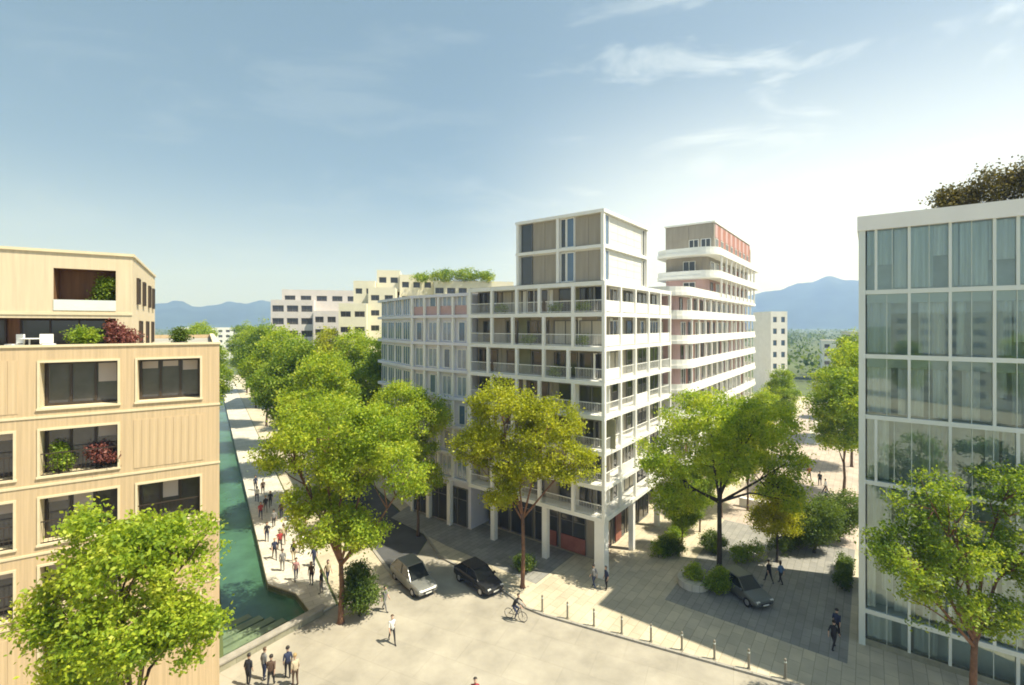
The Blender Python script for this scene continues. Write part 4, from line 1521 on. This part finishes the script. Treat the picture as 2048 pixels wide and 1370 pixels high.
def make_car(label, loc, rot, paint, tall=1.0, ln=4.3):
    t = thing('car', label, 'car', loc, rot, 'cars')
    k = ln / 4.3
    b = MB()

    def ring(x, w, zb, zt):
        h = [(w * 0.88, zb), (w * 0.99, zb + 0.14), (w, zb + (zt - zb) * 0.55), (w * 0.97, zt - 0.09), (w * 0.88, zt)]
        r = [(x * k, y, z) for y, z in h] + [(x * k, -y, z) for y, z in reversed(h)]
        return r
    zt = 0.9 + 0.18 * (tall - 1)
    loft(b, [ring(-2.15, 0.72, 0.42, 0.86), ring(-2.08, 0.84, 0.3, zt), ring(-1.6, 0.9, 0.24, zt + 0.05), ring(-0.4, 0.91, 0.22, zt + 0.03), ring(0.75, 0.91, 0.22, zt),
             ring(1.35, 0.89, 0.24, zt - 0.08), ring(1.85, 0.85, 0.26, zt - 0.17), ring(2.08, 0.78, 0.3, 0.66), ring(2.15, 0.68, 0.38, 0.58)])
    b.build('body', paint, t, smooth=False)
    rz = 1.46 * tall
    g_ = MB()

    def gr(x, w, z):
        return [(x * k, w, z), (x * k, -w, z)]
    pts = [(0.98, 0.80, zt - 0.04), (0.22, 0.64, rz - 0.04), (-1.25, 0.64, rz - 0.03), (-2.0, 0.78, zt + 0.02)]
    # glasshouse as one closed hull
    i0 = len(g_.v)
    for x, w_, z in pts:
        g_.v += [(x * k, w_, z), (x * k, -w_, z)]
    zz = zt - 0.05
    for x, w_, z in pts:
        g_.v += [(x * k, max(w_, 0.80), zz), (x * k, -max(w_, 0.80), zz)]
    for q in range(3):
        g_.f.append((i0 + 2 * q, i0 + 2 * q + 1, i0 + 2 * q + 3, i0 + 2 * q + 2))
        g_.m.append(0)
        for s_ in (0, 1):
            g_.f.append((i0 + 2 * q + s_, i0 + 2 * q + 2 + s_, i0 + 8 + 2 * q + 2 + s_, i0 + 8 + 2 * q + s_))
            g_.m.append(0)
    g_.build('windows', 'car_glass', t)
    r_ = MB()
    r_.prism([(0.26 * k, 0.60), (0.26 * k, -0.60), (-1.28 * k, -0.60), (-1.28 * k, 0.60)], rz - 0.035, rz + 0.02)
    for s_ in (-1, 1):
        r_.tube([(0.98 * k, 0.80 * s_, zt - 0.03), (0.24 * k, 0.645 * s_, rz - 0.02), (-1.25 * k, 0.645 * s_, rz - 0.01), (-1.98 * k, 0.78 * s_, zt + 0.03)], [0.035, 0.045, 0.045, 0.05], 6)
        r_.tube([(-0.45 * k, 0.82 * s_, zt - 0.02), (-0.5 * k, 0.655 * s_, rz - 0.02)], [0.04, 0.035], 6)
    r_.build('roof', paint, t)
    for sx in (1.33, -1.32):
        for s_ in (-1, 1):
            wv = MB()
            wv.tube([(0, -0.1, 0), (0, 0.1, 0)], [0.32, 0.32], 18)
            wo_ = wv.build('wheel', 'tyre', t, loc=(sx * k, 0.80 * s_, 0.32))
            rv = MB()
            rv.tube([(0, s_ * 0.09, 0), (0, s_ * 0.118, 0)], [0.20, 0.17], 12)
            rv.build('rim', 'rim', wo_)
    for s_ in (-1, 1):
        h = MB()
        h.box(2.0 * k - 0.06, 2.0 * k + 0.11, s_ * 0.46, s_ * 0.72, 0.56, 0.68)
        h.build('headlight', 'lamp_clear', t)
        h = MB()
        h.box(-2.1 * k - 0.05, -2.0 * k, s_ * 0.5, s_ * 0.76, 0.66, 0.82)
        h.build('tail_light', 'lamp_red', t)
        h = MB()
        h.box(0.72 * k, 0.88 * k, s_ * 0.86, s_ * 1.02, zt - 0.02, zt + 0.12)
        h.build('mirror', paint, t)
    h = MB()
    h.box(2.1 * k, 2.17 * k, -0.42, 0.42, 0.42, 0.53)
    h.build('grille', 'black_plastic', t)
    h = MB()
    h.box(2.165 * k, 2.18 * k, -0.25, 0.25, 0.36, 0.46)
    h.build('number_plate', 'plate_white', t)
    return t


HEAD = math.atan2(-YA.y, -YA.x)
make_car('mid-grey people carrier at the mouth of the left street, facing the square', (-7.6, 36.6, 0.012), HEAD + 0.12, 'car_grey2', 1.15, 4.7)
make_car('black car in the tree shade left of the white building', (-2.6, 36.6, 0.012), R(-48), 'car_black', 1.0, 4.3)
make_car('grey car beside the umbrella tree facing the square', (17.0, 35.0, 0.125), R(-72), 'car_grey', 1.05, 4.2)
make_car('black parked car standing nearest in the row of the left street', fa(12.95, 25.0, 0.012), HEAD, 'car_black')
make_car('dark blue parked car, second in the row of the left street', fa(12.95, 30.4, 0.012), HEAD, 'car_blue')
make_car('white parked car, third in the row of the left street', fa(12.95, 36.0, 0.012), HEAD, 'car_white')
make_car('grey parked car, last in the row of the left street', fa(12.95, 41.6, 0.012), HEAD, 'car_grey')

# ------------------------------------------------------------------ people
SK = ('skin', 'shirt', 'trousers', 'shoe')
mat('skin_light', (0.55, 0.36, 0.26), 0.6)
mat('skin_tan', (0.36, 0.22, 0.14), 0.6)
mat('hair_dark', (0.02, 0.015, 0.012), 0.6)
mat('hair_brown', (0.09, 0.05, 0.025), 0.6)
mat('hair_fair', (0.35, 0.24, 0.10), 0.6)
for nm, c in (('cloth_white', (0.75, 0.75, 0.72)), ('cloth_black', (0.02, 0.02, 0.024)), ('cloth_navy', (0.025, 0.035, 0.08)), ('cloth_grey', (0.2, 0.2, 0.2)),
              ('cloth_red', (0.35, 0.05, 0.05)), ('cloth_blue', (0.10, 0.18, 0.34)), ('cloth_beige', (0.48, 0.40, 0.28)), ('cloth_brown', (0.10, 0.06, 0.04)), ('cloth_pink', (0.52, 0.28, 0.28))):
    mat(nm, c, 0.85, 0.12, 6)


def person_mesh(pose):
    """One continuous body grown from a joint skeleton; faces +x."""
    P, Ed, rad, reg = [], [], [], []

    def add(p, r, parent=None, region='shirt'):
        P.append(Vector(p))
        rad.append(r)
        i = len(P) - 1
        if parent is not None:
            Ed.append((parent, i))
            reg.append(region)
        return i
    ride = pose == 'ride'
    hip_z = 0.98 if ride else 0.92
    lean = 0.30 if ride else 0.03
    pel = add((0, 0, hip_z), 0.125)
    bel = add((lean * 0.3, 0, hip_z + 0.17), 0.115, pel, 'shirt')
    che = add((lean * 0.75, 0, hip_z + 0.38), 0.135, bel, 'shirt')
    nk0 = add((lean * 1.0, 0, hip_z + 0.51), 0.07, che, 'shirt')
    nk = add((lean * 1.08 + 0.01, 0, hip_z + 0.58), 0.052, nk0, 'skin')
    hd0 = add((lean * 1.12 + 0.03, 0, hip_z + 0.66), 0.078, nk, 'skin')
    hd1 = add((lean * 1.12 + 0.025, 0, hip_z + 0.76), 0.088, hd0, 'skin')
    hd2 = add((lean * 1.12 + 0.01, 0, hip_z + 0.83), 0.06, hd1, 'skin')
    nose = add((lean * 1.12 + 0.125, 0, hip_z + 0.70), 0.014, hd0, 'skin')
    sw = {'stand': (0.04, -0.03), 'walk': (0.30, -0.30), 'stroll': (-0.20, 0.20), 'ride': (0, 0)}[pose]
    for s, st in ((1, sw[0]), (-1, sw[1])):
        hp = add((0, 0.10 * s, hip_z - 0.06), 0.095, pel, 'trousers')
        if ride:
            kx, kz = (0.36, 0.80) if s > 0 else (0.30, 0.60)
            ax, az_ = (0.16, 0.42) if s > 0 else (0.12, 0.16)
        else:
            kx, kz = st * 0.55 + 0.03, 0.50
            ax, az_ = st * 1.05 - (0.06 if st < 0 else 0.0), 0.09 + (0.05 if st < -0.1 else 0)
        kn = add((kx, 0.10 * s, kz), 0.062, hp, 'trousers')
        an = add((ax, 0.10 * s, az_), 0.042, kn, 'trousers')
        ft = add((ax + 0.06, 0.105 * s, az_ - 0.04), 0.04, an, 'shoe')
        add((ax + 0.18, 0.12 * s, az_ - 0.05), 0.03, ft, 'shoe')
        sh = add((lean * 0.95, 0.17 * s, hip_z + 0.46), 0.062, che, 'shirt')
        if ride:
            el, wr = (lean + 0.22, 0.24 * s, hip_z + 0.28), (lean + 0.40, 0.22 * s, hip_z + 0.12)
        else:
            a = -st * 0.9
            el, wr = (a * 0.42 - 0.02, 0.22 * s, hip_z + 0.19), (a * 0.85 + 0.06, 0.21 * s, hip_z - 0.04)
        e = add(el, 0.045, sh, 'shirt')
        wv = add(wr, 0.032, e, 'skin')
        d = (Vector(wr) - Vector(el)).normalized()
        pm = add(Vector(wr) + d * 0.07, 0.034, wv, 'skin')
        for q, (off, ln) in enumerate(((0.030, 0.075), (0.010, 0.085), (-0.010, 0.080), (-0.028, 0.06))):
            b0 = Vector(wr) + d * 0.09 + Vector((off, 0, 0))
            f1 = add(b0, 0.011, pm, 'skin')
            f2 = add(b0 + d * ln * 0.55 + Vector((0, -0.008 * s, 0)), 0.0095, f1, 'skin')
            add(b0 + d * ln + Vector((0, -0.024 * s, 0)), 0.008, f2, 'skin')
        th = add(Vector(wr) + d * 0.045 + Vector((0.04, -0.006 * s, 0)), 0.011, wv, 'skin')
        add(Vector(wr) + d * 0.085 + Vector((0.055, -0.014 * s, 0)), 0.009, th, 'skin')
    me = bpy.data.meshes.new('skeleton')
    me.from_pydata([tuple(p) for p in P], Ed, [])
    o = bpy.data.objects.new('skeleton', me)
    COL.objects.link(o)
    o.modifiers.new('skin', 'SKIN')
    for i, v in enumerate(me.skin_vertices[0].data):
        v.radius = (rad[i], rad[i] * (1.28 if i in (pel, bel, che) else 1.0))
        v.use_root = i == pel
    sm = o.modifiers.new('sub', 'SUBSURF')
    sm.levels = 1
    sm.render_levels = 1
    dg = bpy.context.evaluated_depsgraph_get()
    out = bpy.data.meshes.new_from_object(o.evaluated_get(dg))
    bpy.data.objects.remove(o)
    out.materials.clear()
    for mname in ('skin_light', 'cloth_white', 'cloth_navy', 'cloth_black'):
        out.materials.append(MATS[mname])
    segs = [(P[a], P[b], (rad[a] + rad[b]) / 2, SK.index(reg[i])) for i, (a, b) in enumerate(Ed)]
    for f in out.polygons:
        c = f.center
        best, bi = 1e9, 0
        for a, b, r_, rg in segs:
            ab = b - a
            t = max(0, min(1, (c - a).dot(ab) / (ab.length_squared + 1e-9)))
            dd = (c - (a + ab * t)).length - r_
            if dd < best:
                best, bi = dd, rg
        f.material_index = bi
        f.use_smooth = True
    head = P[hd1]
    return out, head


BODY = {p: person_mesh(p) for p in ('stand', 'walk', 'stroll', 'ride')}
hair_me = {}


def hair(kind):
    if kind not in hair_me:
        bm = bmesh.new()
        bmesh.ops.create_uvsphere(bm, u_segments=14, v_segments=10, radius=0.112)
        kill = [v for v in bm.verts if (v.co.x > 0.035 and v.co.z < 0.045) or (v.co.z < (-0.05 if kind == 'short' else -0.2))]
        bmesh.ops.delete(bm, geom=kill, context='VERTS')
        for v in bm.verts:
            if kind == 'long' and v.co.z < 0:
                v.co.z *= 2.4
            v.co.z += 0.012
        me = bpy.data.meshes.new('hair')
        bm.to_mesh(me)
        bm.free()
        me.materials.append(MATS['hair_dark'])
        for f in me.polygons:
            f.use_smooth = True
        hair_me[kind] = me
    return hair_me[kind]


def person(label, loc, rot, pose, shirt, trousers, hairm='hair_dark', kind='short', skin='skin_light', scale=1.0, group='people on foot'):
    me, head = BODY[pose]
    root = thing('person', label, 'person', loc, rot, group)
    o = place('body', me, root)
    for i, m_ in enumerate((skin, shirt, trousers, 'cloth_black')):
        o.material_slots[i].link = 'OBJECT'
        o.material_slots[i].material = MATS[m_]
    h = place('hair', hair(kind), root, tuple(head))
    h.material_slots[0].link = 'OBJECT'
    h.material_slots[0].material = MATS[hairm]
    root.scale = (scale,) * 3
    return root


P_ = person
P_('person in a dark jacket standing at the foot of the white corner column', (7.1, 35.7, 0.12), R(200), 'stand', 'cloth_navy', 'cloth_black')
P_('person in grey standing just left of the white corner column', (6.2, 35.9, 0.12), R(120), 'stroll', 'cloth_grey', 'cloth_navy')
P_('person in a white top and dark trousers walking alone on the gravel square', (-7.55, 29.9, 0.006), R(-60), 'walk', 'cloth_white', 'cloth_black', 'hair_brown')
P_('person in grey walking in front of the mid-grey people carrier', (-8.9, 33.2, 0.006), R(-20), 'stroll', 'cloth_grey', 'cloth_grey')
for q, (x, y, r_, po, c1, c2, hh, lb) in enumerate((
        (-14.6, 26.3, 80, 'stand', 'cloth_black', 'cloth_black', 'hair_dark', 'person all in black at the left end of the group by the parapet'),
        (-14.0, 26.8, 60, 'stand', 'cloth_grey', 'cloth_navy', 'hair_brown', 'person in a grey top in the group by the parapet'),
        (-13.3, 26.2, 100, 'stroll', 'cloth_brown', 'cloth_black', 'hair_dark', 'person in a brown jacket in the middle of the parapet group'),
        (-12.7, 26.9, 120, 'stand', 'cloth_navy', 'cloth_black', 'hair_dark', 'person in a navy top right of the brown jacket by the parapet'),
        (-12.0, 26.3, 140, 'stand', 'cloth_beige', 'cloth_brown', 'hair_fair', 'fair-haired person in beige at the right end of the parapet group'))):
    P_(lb, (x, y, 0.006), R(r_), po, c1, c2, hh, group='people at the canal parapet')
P_('person in a red top at the bottom edge of the gravel square', (-1.9, 24.6, 0.006), R(-90), 'walk', 'cloth_red', 'cloth_black')
prom = [
    (4.7, 27.2, 0, 'walk', 'cloth_black', 'cloth_grey', 'person with black top and grey trousers walking away in the middle of the promenade'),
    (5.7, 19.8, 180, 'stroll', 'cloth_white', 'cloth_navy', 'person with white top and navy trousers on the promenade near the trees'),
    (4.9, 17.2, 180, 'walk', 'cloth_red', 'cloth_black', 'person with red top and black trousers halfway along the sunny promenade'),
    (6.9, 12.4, 20, 'stroll', 'cloth_navy', 'cloth_navy', 'person all in navy beside the hedge of the promenade'),
    (5.0, 33.4, 0, 'walk', 'cloth_brown', 'cloth_black', 'tiny person in brown near the far end of the promenade'),
    (4.4, 35.5, 180, 'stroll', 'cloth_navy', 'cloth_black', 'tiny person in navy at the far end of the promenade'),
    (6.0, 21.0, 180, 'walk', 'cloth_blue', 'cloth_navy', 'person in a blue top walking towards the square on the promenade'),
    (5.9, 24.6, 0, 'stroll', 'cloth_brown', 'cloth_navy', 'person in a brown top on the promenade beside the trees'),
    (6.6, 17.0, 180, 'walk', 'cloth_black', 'cloth_black', 'person all in black beside the verge of the promenade'),
    (4.6, 13.0, 0, 'stand', 'cloth_grey', 'cloth_grey', 'person all in grey near the canal head'),
    (7.3, 9.2, 200, 'stroll', 'cloth_beige', 'cloth_navy', 'person in a beige top under the two-tier tree'),
    (4.2, 31.0, 0, 'walk', 'cloth_white', 'cloth_navy', 'person in white farthest along the promenade'),
    (5.3, 28.6, 180, 'stroll', 'cloth_black', 'cloth_black', 'person in black second farthest along the promenade'),
    (4.1, 25.6, 180, 'walk', 'cloth_red', 'cloth_navy', 'person in a red top on the promenade'),
    (5.0, 22.6, 0, 'stroll', 'cloth_grey', 'cloth_black', 'person in a grey top walking away on the promenade'),
    (4.1, 19.6, 180, 'stand', 'cloth_black', 'cloth_navy', 'person in a black top beside the canal edge on the promenade'),
    (5.3, 18.2, 0, 'walk', 'cloth_beige', 'cloth_brown', 'person in a beige top on the sunny promenade'),
    (4.3, 15.6, 180, 'walk', 'cloth_navy', 'cloth_black', 'person in navy on the sunny promenade close to the canal'),
    (5.6, 14.2, 180, 'stroll', 'cloth_black', 'cloth_beige', 'person with black top and beige trousers on the promenade'),
    (6.4, 15.4, 0, 'walk', 'cloth_white', 'cloth_black', 'person with white top and black trousers on the promenade'),
    (5.3, 10.9, 180, 'stroll', 'cloth_pink', 'cloth_navy', 'person in a pink top in the shade at the canal head'),
    (6.2, 9.6, 150, 'stand', 'cloth_brown', 'cloth_black', 'person in a brown top in the shade at the canal head'),
    (6.6, 7.9, 60, 'stand', 'cloth_black', 'cloth_grey', 'person in a black top and grey trousers in the shade at the canal head'),
]
for q, (x, y, fw, po, c1, c2, lb) in enumerate(prom):
    P_(lb, fa(x, y, 0.10), math.atan2(YA.y, YA.x) + R(fw), po, c1, c2, random.choice(['hair_dark', 'hair_brown', 'hair_fair']), random.choice(['short', 'long']), group='people on the promenade')
P_('person in black in the couple in front of the small yellow tree', (19.8, 36.6, 0.12), R(100), 'walk', 'cloth_black', 'cloth_black', group='couple in the lane')
P_('person in a blue top in the couple in front of the small yellow tree', (20.6, 36.4, 0.12), R(110), 'stroll', 'cloth_blue', 'cloth_black', 'hair_brown', 'long', group='couple in the lane')
P_('person in black walking in the shade beside the glass building', (19.7, 29.1, 0.12), R(30), 'walk', 'cloth_black', 'cloth_black', group='pair by the glass building')
P_('person in navy at the corner of the glass building', (20.7, 30.3, 0.12), R(40), 'stroll', 'cloth_navy', 'cloth_black', group='pair by the glass building')
for q, (x, y, c1, c2, lb) in enumerate(((36, -11.5, 'cloth_black', 'cloth_navy', 'person in black far along the right lane'), (33, -12.3, 'cloth_white', 'cloth_black', 'person in white far along the right lane'),
                                        (29, -12.6, 'cloth_navy', 'cloth_black', 'person in navy beyond the planter wall in the right lane'), (38, -10.2, 'cloth_red', 'cloth_black', 'person in red far along the right lane'))):
    P_(lb, (*W(x, y), 0.126), R(50 + q * 70), 'walk' if q % 2 else 'stroll', c1, c2, group='people in the right lane')

# cyclist
BX, BY, BR_ = 0.25, 32.2, R(-25)
bk = thing('bicycle', 'black bicycle ridden across the gravel square', 'bicycle', (BX, BY, 0.006), BR_)
for x in (-0.50, 0.52):
    t_ = MB()
    pts = [(0.33 * math.cos(R(a)), 0, 0.33 * math.sin(R(a))) for a in range(0, 361, 20)]
    t_.tube(pts, [0.02] * len(pts), 6, cap=False)
    for a in range(0, 360, 45):
        t_.tube([(0, 0, 0), (0.32 * math.cos(R(a)), 0, 0.32 * math.sin(R(a)))], [0.004, 0.004], 4)
    t_.build('wheel', 'tyre', bk, loc=(x, 0, 0.35))
f = MB()
for a, b_ in (((-0.50, 0, 0.35), (-0.02, 0, 0.33)), ((-0.02, 0, 0.33), (-0.16, 0, 0.88)), ((-0.14, 0, 0.80), (0.34, 0, 0.86)), ((-0.02, 0, 0.33), (0.36, 0, 0.78)), ((-0.50, 0, 0.35), (-0.14, 0, 0.80)),
              ((0.52, 0, 0.35), (0.34, 0, 1.0))):
    f.tube([a, b_], [0.018, 0.018], 6)
f.build('frame', 'car_black', bk)
f = MB()
f.tube([(0.42, -0.26, 1.06), (0.36, 0, 1.02), (0.42, 0.26, 1.06)], [0.014, 0.016, 0.014], 6)
f.build('handlebar', 'steel', bk)
f = MB()
f.box(-0.29, -0.05, -0.07, 0.07, 0.87, 0.93)
f.build('saddle', 'black_plastic', bk)
cs, sn = math.cos(BR_), math.sin(BR_)
P_('cyclist in a black jacket riding across the gravel square', (BX - 0.15 * cs, BY - 0.15 * sn, 0.006), BR_, 'ride', 'cloth_black', 'cloth_navy', group='people on foot')

# ------------------------------------------------------------------ air
hz = bpy.data.materials.new('haze')
hz.use_nodes = True
hn, hl = hz.node_tree.nodes, hz.node_tree.links
hn.clear()
ho = hn.new('ShaderNodeOutputMaterial')
hv = hn.new('ShaderNodeVolumePrincipled')
hv.inputs['Color'].default_value = (0.27, 0.44, 1.0, 1)
hv.inputs['Density'].default_value = 0.00038
hv.inputs['Absorption Color'].default_value = (1, 1, 1, 1)
hv.inputs['Anisotropy'].default_value = 0.2
hl.new(hv.outputs[0], ho.inputs['Volume'])
MATS['haze'] = hz
h = MB()
h.box(-4700, 4700, -600, 4600, -3, 520)
ho_ = h.build('haze', 'haze')
ho_['kind'] = 'stuff'
ho_['label'] = 'thin blue haze over the valley'
